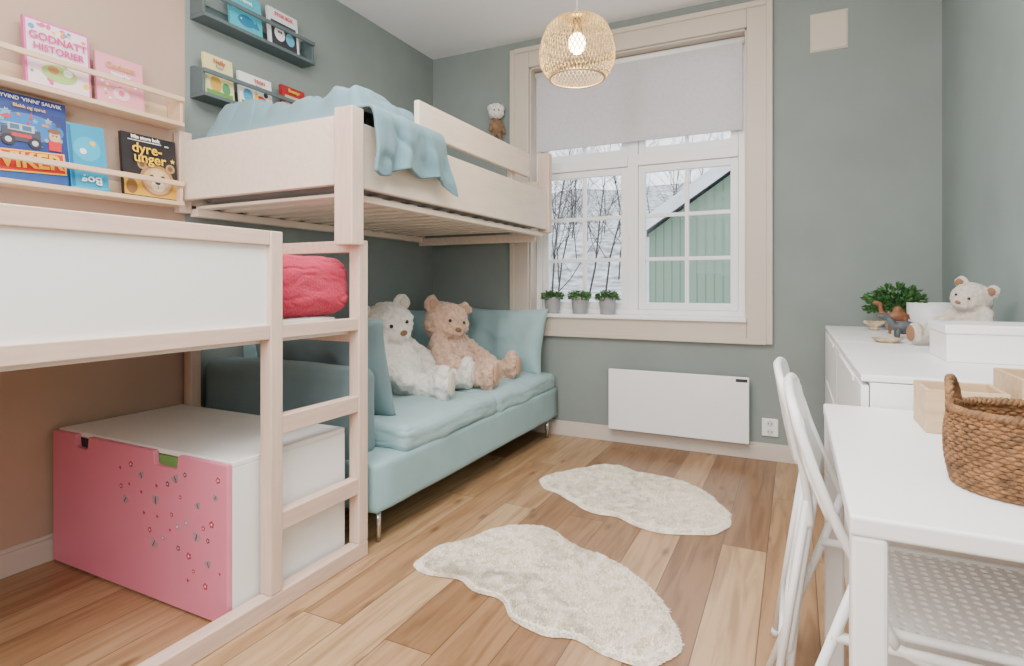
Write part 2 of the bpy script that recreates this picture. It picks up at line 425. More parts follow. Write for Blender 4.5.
# ---------------------------------------------------------------- exterior
def ground(x,y): return -1.6+max(0,y-11)*.26+noise.noise((x*.12,y*.12,0))*1.2
g=G(); N=40
vs=[];fs=[]
for i in range(N+1):
    for j in range(N+1):
        x=-45+70*i/N; y=5+60*j/N
        vs.append((x,y,ground(x,y)))
for i in range(N):
    for j in range(N):
        a=i*(N+1)+j; fs.append((a,a+N+1,a+N+2,a+1))
g.add(vs,fs).obj('snowy_hillside',M_snow,smooth=True,label='snow-covered hillside seen outside through the window',category='hill',kind='stuff')
hs=empty('house',(0,14,-1.6),'pale green wooden gabled house with white trim and snowy roof','house')
gy0,gy1=12.0,19.0; pk=(0.2,4.15); e0=(-2.85,2.05); e1=(3.25,2.05)
g=G(); g.prism([(e0[0],-2.2),(e1[0],-2.2),(e1[0],e1[1]),(pk[0],pk[1]),(e0[0],e0[1])],gy0,gy1,'y'); g.obj('wall',M_siding,hs)
g=G(); g.prism([(e0[0]-.35,e0[1]-.12),(pk[0],pk[1]+.1),(e1[0]+.35,e1[1]-.12),(e1[0]+.35,e1[1]+.08),(pk[0],pk[1]+.32),(e0[0]-.35,e0[1]+.08)],gy0-.3,gy1+.3,'y'); g.obj('roof',M_roof,hs)
g=G(); g.prism([(e0[0]-.37,e0[1]-.22),(pk[0],pk[1]-.02),(e1[0]+.37,e1[1]-.22),(e1[0]+.37,e1[1]+.0),(pk[0],pk[1]+.2),(e0[0]-.37,e0[1]+.0)],gy0-.34,gy0-.305,'y'); g.obj('fascia_board',M_roof,hs)
g=G(); g.box(e0[0]-.01,e0[0]+.12,gy0-.03,gy0-.002,-2.2,2.05); g.obj('corner_board',M_roof,hs)
def tree(x,y,h,s):
    rd=random.Random(s); g=G(); z=ground(x,y)-.3
    def br(p,d,L,r,lv):
        n=4 if lv<2 else 2
        pts=[p]; q=p.copy(); dd=d.copy()
        for i in range(n):
            dd=(dd+Vector((rd.uniform(-.18,.18),rd.uniform(-.18,.18),rd.uniform(-.02,.12)))).normalized(); q=q+dd*L/n; pts.append(q.copy())
        rs=[r*(1-.75*i/n) for i in range(n+1)]
        g.tube(pts,rs,4 if lv<2 else 3,cap=False)
        if lv<3:
            for i in range((12,7,5)[lv]):
                t=rd.uniform(.2,1); k=min(n-1,int(t*n)); pp=pts[k].lerp(pts[k+1],t*n-k)
                a=rd.uniform(0,2*pi); nd=(dd*.6+Vector((math.cos(a),math.sin(a),rd.uniform(-.1,.5)))*.8).normalized()
                br(pp,nd,L*rd.uniform(.35,.55),rs[k]*.5,lv+1)
    br(Vector((x,y,z)),Vector((0,0,1)),h,.006*h,0)
    return g.obj('bare_tree',M_bark,recalc=False,label='leafless dark tree standing on the snowy hillside',category='tree',group='bare trees on the hillside')
tx=[(-6.4,15.0),(-8,16),(-6.2,18),(-10,20),(-11,17),(-6.5,23),(-4,24),(-12,26),(-9.5,28),(-15,30),(-3,28),(-1.5,26),(-7.5,33),(-13,36),(-2.2,33),(-5.0,34),(-8.7,22),(-5.2,28),(-7.2,27),(-11.5,31),(-3.6,31),(-9,25),(-6.3,20.5),(-10.5,23.5),(-7.8,19.5),(-8.4,30),(-5.8,31),(-10.2,33)]
for i,(x,y) in enumerate(tx): tree(x,y,random.Random(i).uniform(4.5,6.5),i)

# ---------------------------------------------------------------- loft bed (near)
KX=-1.49; A0,A1,B0,B1=1.29,1.338,1.70,1.751
lb=empty('loft_bed',(-2.03,.75,0),'pale birch loft bed frame with white side panel and ladder','bed')
def post(x0,y0,x1,y1,z0,z1,p,m=M_birchz,name='post'): return bx(name,x0,x1,y0,y1,z0,z1,m,p,bevel=.004)
post(KX-.05,A0,KX,A1,.06,1.222,lb)
post(KX-.05,B0,KX,B1,.06,1.222,lb)
post(KX-.05,-.27,KX,-.22,.06,1.222,lb)
post(-2.53,-.27,-2.48,-.22,0,1.222,lb); post(-2.53,B0,-2.48,B1,0,1.222,lb)
bx('floor_rail',KX-.05,KX,-.27,B1,0,.06,M_birch,lb,bevel=.004)
bx('top_rail',KX-.045,KX-.003,-.22,A0,1.176,1.222,M_birch,lb)
bx('bottom_rail',KX-.045,KX-.003,-.22,A0,.877,.923,M_birch,lb)
bx('side_panel',KX-.030,KX-.018,-.22,A0,.923,1.176,M_panel,lb,bevel=0)
bx('end_rail',-2.48,KX-.05,B0+.006,B1-.006,1.176,1.222,M_birch,lb)
bx('end_rail',-2.48,KX-.05,B0+.006,B1-.006,.83,.88,M_birch,lb)
bx('end_rail',-2.48,KX-.05,-.265,-.225,1.176,1.222,M_birch,lb)
bx('end_rail',-2.48,KX-.05,-.265,-.225,.83,.923,M_birch,lb)
bx('wall_rail',-2.525,-2.485,-.22,B0,1.176,1.222,M_birch,lb)
bx('wall_rail',-2.525,-2.485,-.22,B0,.83,.88,M_birch,lb)
bx('bed_base',-2.484,KX-.052,-.22,B0-.002,.862,.88,M_panel,lb,bevel=0)
bx('ladder_rung',KX-.045,KX-.003,A1,B0,.877,.923,M_birch,lb)
bx('ladder_rung',KX-.045,KX-.003,A1,B0,.566,.626,M_birch,lb)
bx('ladder_rung',KX-.045,KX-.003,A1,B0,.252,.312,M_birch,lb)
G().soft((-2.01,.73,.908),(.44,.94,.027),.02,(0,0,.0)).obj('mattress',M_panel,smooth=True,label='thin white mattress on the loft bed base',category='mattress')
g=G(); g.soft((-1.785,1.525,1.045),(.238,.225,.108),.075,(.004,.004,.014),48,.010,3,fr=7,fold=.005,fsc=(9,13,30))
g.obj('folded_blanket',M_red,smooth=True,label='raspberry woven rolled blanket at the ladder opening',category='blanket')

# ---------------------------------------------------------------- storage bench (pink)
sb=empty('storage_bench',(-2.05,1.43,0),'white storage bench with pink front under the loft bed','storage box')
x0,x1,y0,y1=-2.53,-1.552,1.18,1.69
g=G(); g.box(x0,x1,y0+.02,y1,.0,.02); g.box(x0,x0+.018,y0+.02,y1,.02,.485); g.box(x1-.018,x1,y0+.02,y1,.02,.485); g.box(x0+.018,x1-.018,y1-.018,y1,.02,.485)
g.obj('body',M_white,sb,bevel=.002)
bx('lid',x0,x1,y0+.02,y1,.485,.503,M_white,sb,bevel=.003)
def nx(c,w): return c-w/2,c+w/2
zt=.498; nz=.452
a0,a1=nx(-2.335,.085); c0,c1=nx(-1.85,.13)
poly=[(x0,.008),(x1,.008),(x1,zt)]
for (l,r_) in ((c0,c1),(a0,a1)):
    poly+=[(r_,zt),(r_-.006,nz+.006),(r_-.014,nz),(l+.014,nz),(l+.006,nz+.006),(l,zt)]
poly+=[(x0,zt)]
g=G(); g.prism(poly,y0,y0+.018,'y'); fr=g.obj('drawer_front',M_pink,sb,bevel=.0015)
g=G(); g.box(a0-.02,a1+.02,y0+.019,y0+.0195,.44,.484); g.obj('grip_recess',M_dark,sb)  # thin dark sheet stands in for the shade inside the cutout
g=G(); g.box(c0-.02,c1+.02,y0+.019,y0+.0195,.44,.484); g.obj('grip_recess',plain('recess_green',(.16,.36,.10)),sb)
rd=random.Random(31)
g=G(); placed=[]
tries=0
while len(placed)<36 and tries<4000:
    tries+=1
    X=x0+.42+.53*rd.random(); Z=.09+.36*rd.random()
    fx=(X-x0-.42)/.53
    if Z<.34-.40*fx: continue
    if c0-.02<X<c1+.02 and Z>.43: continue
    if any((X-a)**2+(Z-b_)**2<.0017 for a,b_ in placed): continue
    placed.append((X,Z))
    k=rd.choice([0,0,0,1,2,2,2]); r=rd.uniform(.009,.0155) if k!=1 else rd.uniform(.007,.010); yy=y0-.0004; th=rd.uniform(-.8,.8)
    def P2(u,v): return (X+u*math.cos(th)-v*math.sin(th), Z+u*math.sin(th)+v*math.cos(th))
    if k==0:
        cw_=rd.choice([0,0,4])
        for sx in (-1,1):
            g.cur=cw_
            g.prism([P2(sx*r*.70+r*.60*math.cos(t*pi/6),r*.42+r*.55*math.sin(t*pi/6)) for t in range(12)],yy-.0003,yy+.0004,'y')
            g.prism([P2(sx*r*.46+r*.38*math.cos(t*pi/6),-r*.42+r*.38*math.sin(t*pi/6)) for t in range(12)],yy-.0003,yy+.0004,'y')
        g.cur=1; g.prism([P2(r*.13*math.cos(t*pi/6),r*.9*math.sin(t*pi/6)) for t in range(12)],yy-.0008,yy+.0004,'y')
    elif k==1:
        r*=.7; g.cur=2
        g.prism([P2(-r,r*.3),P2(-r*.6,r*.95),P2(0,r*.5),P2(r*.6,r*.95),P2(r,r*.3),P2(0,-r)],yy-.0003,yy+.0004,'y')
    else:
        r*=.78; pc=rd.choice([1,2,2,4])
        for t in range(6):
            g.cur=pc if t<5 else 3; a=2*pi*t/5; rad=r*.62 if t<5 else 0
            g.prism([P2(rad*math.cos(a)+r*.36*math.cos(q*pi/4),rad*math.sin(a)+r*.36*math.sin(q*pi/4)) for q in range(8)],yy-.0003-(.0003 if t==5 else 0),yy+.0004,'y')
g.obj('sticker_pattern',[plain('sticker_grey',(.33,.30,.34)),plain('sticker_plum',(.16,.03,.07)),plain('sticker_red',(.48,.02,.07)),plain('sticker_pale',(.75,.66,.66)),plain('sticker_rosegrey',(.40,.30,.36))],sb,label='small grey and red butterfly and flower stickers')

# ---------------------------------------------------------------- upper bunk
ub=empty('bunk_bed',(-2.0,2.6,1.2),'whitewashed birch upper bunk with guard rail above the sofa','bed')
bx('post',-1.552,-1.465,1.632,1.698,1.20,1.716,M_birchz,ub,bevel=.004)
bx('post',-2.545,-2.50,1.66,1.72,1.38,1.75,M_birchz,ub,bevel=.004)
bx('post',-1.552,-1.47,3.53,3.585,1.40,1.93,M_birchz,ub,bevel=.004)
bx('post',-2.545,-2.50,3.53,3.585,1.40,1.75,M_birchz,ub,bevel=.004)
bx('end_board',-2.50,-1.552,1.665,1.695,1.435,1.70,M_birch2,ub)
bx('end_board',-2.50,-1.552,3.545,3.575,1.435,1.75,M_birch2,ub)
bx('side_rail',-1.51,-1.482,1.698,3.53,1.42,1.67,M_birch2,ub,bevel=.005)
bx('side_rail',-2.54,-2.512,1.72,3.53,1.42,1.67,M_birch2,ub,bevel=.005)
bx('guard_rail',-1.51,-1.482,2.075,3.25,1.72,1.866,M_birch2,ub,bevel=.006)
bx('guard_support',-1.54,-1.51,2.20,2.25,1.50,1.85,M_birchz,ub); bx('guard_support',-1.54,-1.51,3.05,3.10,1.50,1.85,M_birchz,ub)
g=G()
y=1.74
while y<3.48: g.box(-2.50,-1.56,y,y+.056,1.402,1.416); y+=.125
g.obj('slatted_base',M_slat,ub,bevel=.002)
bx('slat_support',-1.56,-1.512,1.72,3.53,1.375,1.401,M_birch2,ub); bx('slat_support',-2.512,-2.46,1.72,3.53,1.365,1.401,M_birch2,ub)
bx('support_beam',-2.50,-1.56,3.50,3.528,1.34,1.395,M_birch2,ub)
G().soft((-2.025,2.63,1.507),(.465,.86,.083),.03,(0,0,.01)).obj('mattress',M_matt,smooth=True,label='mattress in the upper bunk, coloured grey for shade between the slats',category='mattress')

# duvet
def sstep(a,b_,x):
    t=max(0,min(1,(x-a)/(b_-a))); return t*t*(3-2*t)
def crease(x,y,z,w=.22): return 1-sstep(0,w,abs(noise.noise((x,y,z))))
NX,NY=190,150
vs=[];fs=[]
for i in range(NX+1):
    for j in range(NY+1):
        s=i/NX*1.30; t=j/NY
        yl=1.700+.012*sstep(0,.3,s); yr=2.78-.60*min(1,s)**1.6
        y=yl+(yr-yl)*t
        if s<1.0:
            x=-2.44+s*.935
            edge=sstep(0,.09,t)*sstep(0,.16,1-t)
            h=1.712+.055*edge
            bulge=.095*math.exp(-((x+2.10)**2+(y-2.10)**2)/(2*.36**2))+.045*math.exp(-((x+1.72)**2+(y-1.93)**2)/(2*.15**2))+.035*math.exp(-((x+2.35)**2+(y-1.95)**2)/(2*.14**2))
            wv=.034*noise.noise((x*4,y*4,2.0))+.018*noise.noise((x*9,y*7,6.0))
            cr=.036*crease(x*3.2+y*1.5,y*3.5-x,3.0,.26)+.020*crease(x*7,y*6+x*4,8.0,.28)+.006*crease(x*14+y*6,y*12,4.0,.3)
            z=h+(bulge+wv-cr+.035)*edge
            if t>.86: z-=.10*sstep(.86,1,t)*(1-sstep(.8,1,s))
            if s<.08: z-=.05*(1-s/.08)
            z=max(z,1.71 if (s>.9 or t<.12) else 1.63)
            z=z if s<.93 else z+(1.737-z)*sstep(.93,1,s)
        else:
            d=s-1.0; a=min(1,d/.06)
            x=-1.505+.055*math.sin(a*pi/2)
            L_=.72+.13*math.sin(t*4.2+2.0)+.15*t+.05*math.sin(t*14)
            z=1.737-.03*(1-math.cos(a*pi/2))-max(0,d-.03)*L_
            y+=d*(.40*t-.03)
            ph=t*18+2.2*noise.noise((t*4,d*3,1))+d*4
            fold=math.sin(ph)*.7+math.sin(ph*1.9+1)*.3
            x+=.028+.024*fold*min(1,d*5)-.010*crease(y*6+z*3,z*6,2.5,.28)*min(1,d*8)+.008*noise.noise((y*8,z*7,2))
            x=max(x,-1.457)
        vs.append((x,y,z))
for i in range(NX):
    for j in range(NY):
        a=i*(NY+1)+j; fs.append((a,a+NY+1,a+NY+2,a+1))
G().add(vs,fs).obj('duvet',M_duvet,smooth=True,solid=.014,label='dusty blue rumpled duvet draped over the upper bunk corner',category='blanket')

# ---------------------------------------------------------------- sofa
sf=empty('sofa',(-2.0,2.75,0),'pale turquoise fabric sofa with padded armrest beneath the bunk','sofa')
SX0,SX1,SY0,SY1=-2.53,-1.475,1.785,3.72
G().soft(((SX0+SX1)/2,(SY0+SY1)/2,.24),((SX1-SX0)/2,(SY1-SY0)/2,.105),.025,(0,0,0),14,.003).obj('base',M_sofa,sf,smooth=True)
g=G().soft((-2.07,1.875,.505),(.46,.09,.19),.05,(0,.004,.010),24,.006,2)
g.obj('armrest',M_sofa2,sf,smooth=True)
g=G().soft((-2.47,2.85,.53),(.06,.85,.23),.03,(.01,0,.005),14,.006,5); g.obj('backrest',M_sofa,sf,smooth=True)
def seatc(yc,hy,seed):
    g=G().soft((-1.94,yc,.385),(.465,hy,.062),.042,(.0,.0,.028),34,.014,seed,fold=.004)
    g.obj('seat_cushion',M_sofal,sf,smooth=True)
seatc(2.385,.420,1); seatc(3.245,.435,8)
for (x,y) in ((-1.53,1.86),(-1.53,3.64),(-2.47,1.86),(-2.47,3.64)):
    G().tube([(x,y,0),(x,y,.14)],[.011,.011],12).obj('leg',M_chrome,sf,smooth=True,label='chrome leg')
def cushion(loc,w,h,T,m,rot,label,seed):
    o=G().pillow(w,h,T,n=44,seed=seed,wr=.012).obj('cushion',m,smooth=True,merge=True,center=False,label=label,category='cushion')
    o.location=loc; o.rotation_euler=rot; return o
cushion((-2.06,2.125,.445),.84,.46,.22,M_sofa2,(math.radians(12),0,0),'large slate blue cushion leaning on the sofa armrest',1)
cushion((-1.85,3.54,.44),.66,.46,.20,M_sofal,(math.radians(-14),0,math.radians(-4)),'light turquoise cushion leaning on the wall below the window',2)
cushion((-2.27,3.40,.44),.50,.45,.17,M_sofa,(math.radians(-14),0,math.radians(35)),'turquoise cushion in the sofa corner',3)

# ---------------------------------------------------------------- teddy bears
def fuzzmesh(g,M,vox,fuzz,seed,sc=1):
    o=g.obj('t',M,center=False,link=False)
    md=o.modifiers.new('r','REMESH'); md.mode='VOXEL'; md.voxel_size=vox
    sm=o.modifiers.new('s','SMOOTH'); sm.iterations=5
    me=bake(o)
    for v in me.vertices:
        n=v.normal.copy(); k=noise.noise(v.co*75*sc+Vector((seed,0,0)))*.6+noise.noise(v.co*30*sc+Vector((0,seed,0)))
        v.co+=n*k*fuzz
    me.polygons.foreach_set('use_smooth',[True]*len(me.polygons))
    if not me.materials: me.materials.append(M)
    return me
def bear(name,label,M,Mp,S,loc,rz,seed,headturn=(0,0,0),fuzz=.007,slump=0.0,legs=(0,0),tilt=0,ex=.26,sc=1):
    e=empty(name,(0,0,0),label,'stuffed toy')
    g=G(); sl=slump
    g.ell((-.04*sl,0,.155),(.112,.128,.135),(0,-.45*sl,0)); g.ell((.005,0,.105),(.125,.140,.102))
    H=Vector((.03-.12*sl,0,.352-.035*sl)); R=Euler(headturn).to_matrix()
    def h(p): return H+R@Vector(p)
    g.ell(h((0,0,0)),(.114,.130,.114),headturn); g.ell(h((.088,0,-.035)),(.046,.060,.044),headturn)
    for s in (1,-1): g.ell(h((-.015,s*.108,.088)),(.024,.046,.046),headturn)
    g.limb((-.045*sl,0,.22),H,.058,.058,3)
    feet=[]
    for s in (1,-1):
        ax=.02-.08*sl
        g.limb((ax,s*.112,.235),(ax+.08,s*.195,.15),.050,.047); g.limb((ax+.08,s*.195,.15),(ax+.17,s*.185,.10),.047,.048)
        sp=legs[0] if s>0 else legs[1]
        f0=Vector((.04,s*.095,.075)); f1=Vector((ex*.62,s*.135+sp*.5,.068)); f2=Vector((ex,s*.155+sp,.062))
        g.limb(f0,f1,.070,.057); g.limb(f1,f2,.057,.054)
        ft=Vector((ex+.022,s*.16+sp*1.05,.086)); g.ell(ft,(.044,.060,.083)); feet.append(ft)
    me=fuzzmesh(g,M,.0068,fuzz,seed,sc)
    body=bpy.data.objects.new('body',me); col.objects.link(body); body.parent=e
    for s in (1,-1): g=G(); g.ell(h((.104,s*.044,.020)),.0095,u=12,v=8); g.obj('eye',M_black,e,smooth=True)
    g=G(); g.ell(h((.134,0,-.020)),(.012,.019,.013),headturn); g.obj('nose',M_brownpad,e,smooth=True)
    for ft in feet: g=G(); g.ell(ft+Vector((.041,0,.0)),(.009,.040,.058)); g.obj('paw_pad',Mp,e,smooth=True)
    for s in (1,-1): g=G(); g.ell(h((.010,s*.108,.088)),(.009,.028,.028),headturn); g.obj('ear_lining',Mp,e,smooth=True)
    e.scale=(S,S,S); e.location=loc; e.rotation_euler=(tilt,0,rz)
    return e
bear('teddy_bear','large cream plush teddy bear slumped on the sofa',M_wfur,M_pad2,1.16,(-2.00,2.60,.442),math.radians(10),1,(math.radians(12),math.radians(4),math.radians(-28)),slump=.72,legs=(.01,.03),ex=.27,fuzz=.010)
bear('teddy_bear','large apricot curly plush teddy bear with tilted head on the sofa',M_bfur,M_pad,1.12,(-1.92,3.03,.442),math.radians(6),5,(math.radians(-10),math.radians(6),math.radians(-32)),slump=.50,legs=(.02,.01),ex=.27,fuzz=.012,sc=1.1)

# ---------------------------------------------------------------- rugs
def rug(pts,label,seed):
    rdr=random.Random(seed)
    P=[Vector((a,b_,0)) for a,b_ in pts]; n=len(P); D=[]
    for i in range(n):
        p0,p1,p2,p3=P[i-1],P[i],P[(i+1)%n],P[(i+2)%n]
        for k in range(10):
            t=k/10; D.append(.5*((2*p1)+(-p0+p2)*t+(2*p0-5*p1+4*p2-p3)*t*t+(-p0+3*p1-3*p2+p3)*t**3))
    c=sum(D,Vector())/len(D)
    D=[c+(d-c)*(.982+.035*noise.noise((d.x*8+seed,d.y*8,seed))) for d in D]
    m=len(D); K=50; vs=[];fs=[]
    def surf(p,rr):
        return max(.003,.023*(1-rr**16)+(noise.noise((p.x*34,p.y*34,seed))*.003+noise.noise((p.x*12,p.y*12,seed))*.004)*(1 if rr<.95 else .4))
    for k in range(K+1):
        rr=(k/K)**.8
        for i,d in enumerate(D):
            p=c+(d-c)*rr
            vs.append((p.x,p.y,surf(p,rr) if k<K else .002))
    for k in range(K):
        for i in range(m):
            fs.append((k*m+i,k*m+(i+1)%m,(k+1)*m+(i+1)%m,(k+1)*m+i))
    for q in range(50000):
        i=rdr.randrange(m); f_=rdr.random(); rr=math.sqrt(rdr.random())*.993
        d=D[i].lerp(D[(i+1)%m],f_); p=c+(d-c)*rr
        z=surf(p,rr)-.002
        cl=noise.noise((p.x*22+seed,p.y*22,3))*3.2
        lx,ly=math.cos(cl)*.45+rdr.uniform(-.35,.35),math.sin(cl)*.45+rdr.uniform(-.35,.35)
        if rr>.94:
            o_=(d-c).normalized(); lx+=o_.x*.6; ly+=o_.y*.6
        L=rdr.uniform(.0075,.0125); a=rdr.uniform(0,pi); w_=.0017
        b0=Vector((p.x,p.y,z)); tip=b0+Vector((lx*L,ly*L,L*(.9 if rr<.94 else .38)))
        sd=Vector((math.cos(a)*w_,math.sin(a)*w_,0)); k_=len(vs)
        mid=b0.lerp(tip,.55)
        vs+= [tuple(b0-sd),tuple(b0+sd),tuple(mid+sd*.8),tuple(mid-sd*.8),tuple(tip)]
        fs+= [(k_,k_+1,k_+2,k_+3),(k_+3,k_+2,k_+4)]
    G().add(vs,fs).obj('sheepskin_rug',M_rug,smooth=True,label=label,category='rug',recalc=False)
rug([(-1.244,2.862),(-1.18,3.00),(-1.09,3.12),(-.99,3.22),(-.87,3.22),(-.78,3.16),(-.67,3.17),(-.55,3.135),(-.43,3.06),(-.33,2.93),(-.249,2.733),(-.27,2.56),(-.37,2.49),(-.48,2.45),(-.60,2.45),(-.72,2.52),(-.84,2.52),(-.96,2.59),(-1.07,2.68),(-1.18,2.73)],'cream sheepskin-shaped rug near the heater',1)
rug([(-1.305,1.80),(-1.29,1.92),(-1.22,2.03),(-1.17,2.17),(-1.05,2.285),(-.92,2.27),(-.81,2.18),(-.70,2.15),(-.58,2.10),(-.448,1.99),(-.36,1.88),(-.31,1.78),(-.28,1.673),(-.34,1.58),(-.47,1.56),(-.58,1.60),(-.68,1.57),(-.79,1.60),(-.88,1.69),(-.99,1.70),(-1.08,1.74),(-1.19,1.72),(-1.27,1.74)],'cream sheepskin-shaped rug in front of the sofa',9)

# ---------------------------------------------------------------- heater / outlet / vent
ht=empty('panel_heater',(-.68,YB,.10),'flat white electric panel heater mounted below the window','heater')
g=G(); g.box(-1.108,-.246,YB-.085,YB-.06,.10,.497); g.obj('front_panel',M_heater,ht,bevel=.005)
g=G(); g.box(-1.095,-.26,YB-.06,YB-.028,.11,.487); g.obj('casing',mat('heater_grey',(.5,.5,.5),.5),ht,bevel=.003)
bx('bracket',-1.0,-.95,YB-.028,YB,.2,.42,M_heater,ht); bx('bracket',-.42,-.37,YB-.028,YB,.2,.42,M_heater,ht)
g=G(); g.box(-.32,-.255,YB-.0865,YB-.085,.468,.487); g.obj('control_display',M_dark,ht)
ol=empty('wall_outlet',(-.135,YB,.15),'white double wall outlet above the baseboard','outlet')
g=G(); g.box(-.18,-.09,YB-.012,YB,.145,.25); g.obj('plate',M_white,ol,bevel=.004)
for z in (.173,.222):
    so=G().tube([(-.135,YB-.0155,z),(-.135,YB-.012,z)],.019,20).obj('socket',M_socket,ol)
    for s in (-1,1): G().tube([(-.135+s*.009,YB-.0165,z),(-.135+s*.009,YB-.0155,z)],.0035,8).obj('pin_hole',M_dark,ol)
av=empty('air_vent',(.175,YB,2.40),'square beige wall vent cover near the ceiling','vent')
bx('frame',.078,.27,YB-.006,YB,2.40,2.622,M_trim,av,bevel=.002); bx('cover',.084,.264,YB-.012,YB-.006,2.406,2.616,M_trim,av,bevel=.003)

# ---------------------------------------------------------------- pendant lamp
px,py=-.887,2.461; pz=1.985
pl=empty('pendant_lamp',(px,py,pz),'open woven golden brass wire pendant lamp hanging from ceiling','lamp')
def prof(t):
    P=[(0,.060,.272),(.10,.100,.264),(.24,.136,.232),(.42,.160,.175),(.58,.171,.118),(.74,.168,.070),(.88,.148,.028),(1,.122,.0)]
    for a,b_ in zip(P,P[1:]):
        if t<=b_[0]:
            k=(t-a[0])/(b_[0]-a[0]); return a[1]+(b_[1]-a[1])*k, a[2]+(b_[2]-a[2])*k
    return P[-1][1],P[-1][2]
g=G(); n=54
for d in (1,-1):
    for i in range(n):
        pts=[]
        for k in range(24):
            t=k/23; r,z=prof(t); a=2*pi*i/n+d*t*.95
            r+=.0015*d
            pts.append((px+r*math.cos(a),py+r*math.sin(a),pz+z))
        g.tube(pts,.0018,4,flat=.6)
for t in (0,1):
    r,z=prof(t); g.tube([(px+r*math.cos(2*pi*k/48),py+r*math.sin(2*pi*k/48),pz+z) for k in range(48)],.0045,6,closed=True)
g.obj('lamp_shade',M_lampgold,pl,smooth=True)
tz=pz+.270
g=G(); g.lathe([(0,0),(.062,0),(.064,.006),(.06,.010),(.016,.014),(.012,.03),(0,.03)],(px,py,tz)); g.obj('cap',M_lampgold,pl,smooth=True)
g=G(); g.tube([(px,py,tz+.028),(px,py,ZC-.03)],.004,8); g.obj('cord',plain('cord_beige',(.6,.55,.48)),pl,smooth=True)
g=G(); g.lathe([(0,0),(.045,0),(.05,.01),(.05,.03),(0,.03)],(px,py,ZC-.03)); g.obj('ceiling_rose',M_white,pl,smooth=False)
g=G(); g.tube([(px,py,tz),(px,py,tz-.07)],.019,16); g.obj('socket',M_brass,pl,smooth=True)
g=G(); g.ell((px,py,tz-.11),(.040,.040,.048)); g.obj('bulb',mat('bulb_glow',(1,.85,.6),.3,emis=(1,.78,.46),estr=18),pl,smooth=True)
li=bpy.data.lights.new('bulb_light','POINT'); li.energy=14; li.color=(1,.80,.52); li.shadow_soft_size=.06
lo=bpy.data.objects.new('bulb_light',li); lo.location=(px,py,tz-.17); col.objects.link(lo); lo.parent=pl; lo.matrix_parent_inverse=Matrix.Translation(-pl.location)

# ---------------------------------------------------------------- wall shelves
def railshelf(name,y0,y1,z,depth,h,m,label,ends=True):
    e=empty(name,(XL,(y0+y1)/2,z),label,'shelf')
    xf=XL+depth
    bx('shelf_board',XL,xf,y0,y1,z,z+.018,m,e,bevel=.002)
    bx('back_board',XL,XL+.012,y0+.015,y1-.015,z+.018,z+h*.75,m,e,bevel=.002)
    g=G(); g.box(xf-.012,xf,y0,y1,z+h-.022,z+h); g.obj('front_rail',m,e,bevel=.004)
    if ends:
        for yy in (y0,y1-.014):
            poly=[(XL,z+.018),(xf-.012,z+.018),(xf-.012,z+h),(xf-.03,z+h),(XL+.03,z+h*1.15),(XL,z+h*1.15)]
            g=G(); n_=len(poly); g.add([(a,yy,c) for a,c in poly]+[(a,yy+.014,c) for a,c in poly],[tuple(range(n_)),tuple(range(n_,2*n_))[::-1]]+[(i,(i+1)%n_,n_+(i+1)%n_,n_+i) for i in range(n_)])
            g.obj('end_bracket',m,e,bevel=.002)
    return e
railshelf('book_shelf',.75,1.645,1.755,.113,.132,M_shelfwood,'narrow birch picture-book shelf on the beige wall')
railshelf('book_shelf',.75,1.645,1.402,.113,.108,M_shelfwood,'lower narrow birch picture-book shelf on the beige wall')
railshelf('book_shelf',1.745,2.43,2.30,.105,.13,M_darkshelf,'grey-green picture-book shelf high on the green wall')
railshelf('book_shelf',1.745,2.43,1.93,.105,.13,M_darkshelf,'grey-green picture-book shelf above the upper bunk')

def book(loc,w,h,t,c,label,texts=(),art=(),lean=-.10,rx=0,spine=None,group=None):
    e=empty('book',(0,0,0),label,'book',group=group)
    mc=plain('book_cover',c,.4)
    g=G(); g.box(-.002,0,-w/2,w/2,0,h); g.box(-t,-t+.002,-w/2,w/2,0,h); g.box(-t+.002,-.002,-w/2,-w/2+.002,0,h); g.obj('cover',mc,e)
    g=G(); g.box(-t+.002,-.002,-w/2+.002,w/2-.004,.003,h-.003); g.obj('pages',M_paper,e)
    def mk(cc): return plain('print_ink',cc,.45)
    if art:
        g=G(); ml=[]
        for k,(kind,y,z,a,b_,cc) in enumerate(art):
            m_=mk(cc)
            if m_ not in ml: ml.append(m_)
            g.cur=ml.index(m_); d=.0004+.00008*k
            if kind=='r': g.box(0,d,y-a,y+a,z-b_,z+b_)
            elif kind=='q': g.prism([(y-a,z-b_-.008),(y+a,z-b_+.008),(y+a-.006,z+b_+.008),(y-a+.006,z+b_-.008)],0,d,'x')
            elif kind=='e': g.prism([(y+a*math.cos(q*pi/12),z+b_*math.sin(q*pi/12)) for q in range(24)],0,d,'x')
            elif kind=='s': g.prism([(y+(a if q%2==0 else a*.45)*math.cos(q*pi/5+pi/2),z+(a if q%2==0 else a*.45)*math.sin(q*pi/5+pi/2)) for q in range(10)],0,d,'x')
            elif kind=='t': g.prism([(y-a,z-b_),(y+a,z-b_),(y,z+b_)],0,d,'x')
        g.obj('cover_picture',ml,e)
    for (tx_,sz,y,z,cc,*rest) in texts:
        g=G(); sx=rest[0] if rest else 1
        rot=(pi/2,0,pi/2) if len(rest)<2 else rest[1]
        off=rest[2] if len(rest)>2 else .0075
        g.text(tx_,sz,(off,y,z),rot=rot,sx=sx,off=rest[3] if len(rest)>3 else None); g.obj('title_lettering',mk(cc),e)
    e.rotation_euler=(rx,lean,0); e.location=loc
    return e
W=(.85,.84,.80); K=(.02,.02,.03); PK=(.70,.08,.24); Y_=(.85,.52,.02); RD=(.58,.02,.02)
z1=1.7745; z2=1.4215
zc1=z1+.003
gr1='picture books on the birch shelves'
rd=random.Random(3)
art=[('r',0,.1275,.10,.119,(.84,.64,.70))]
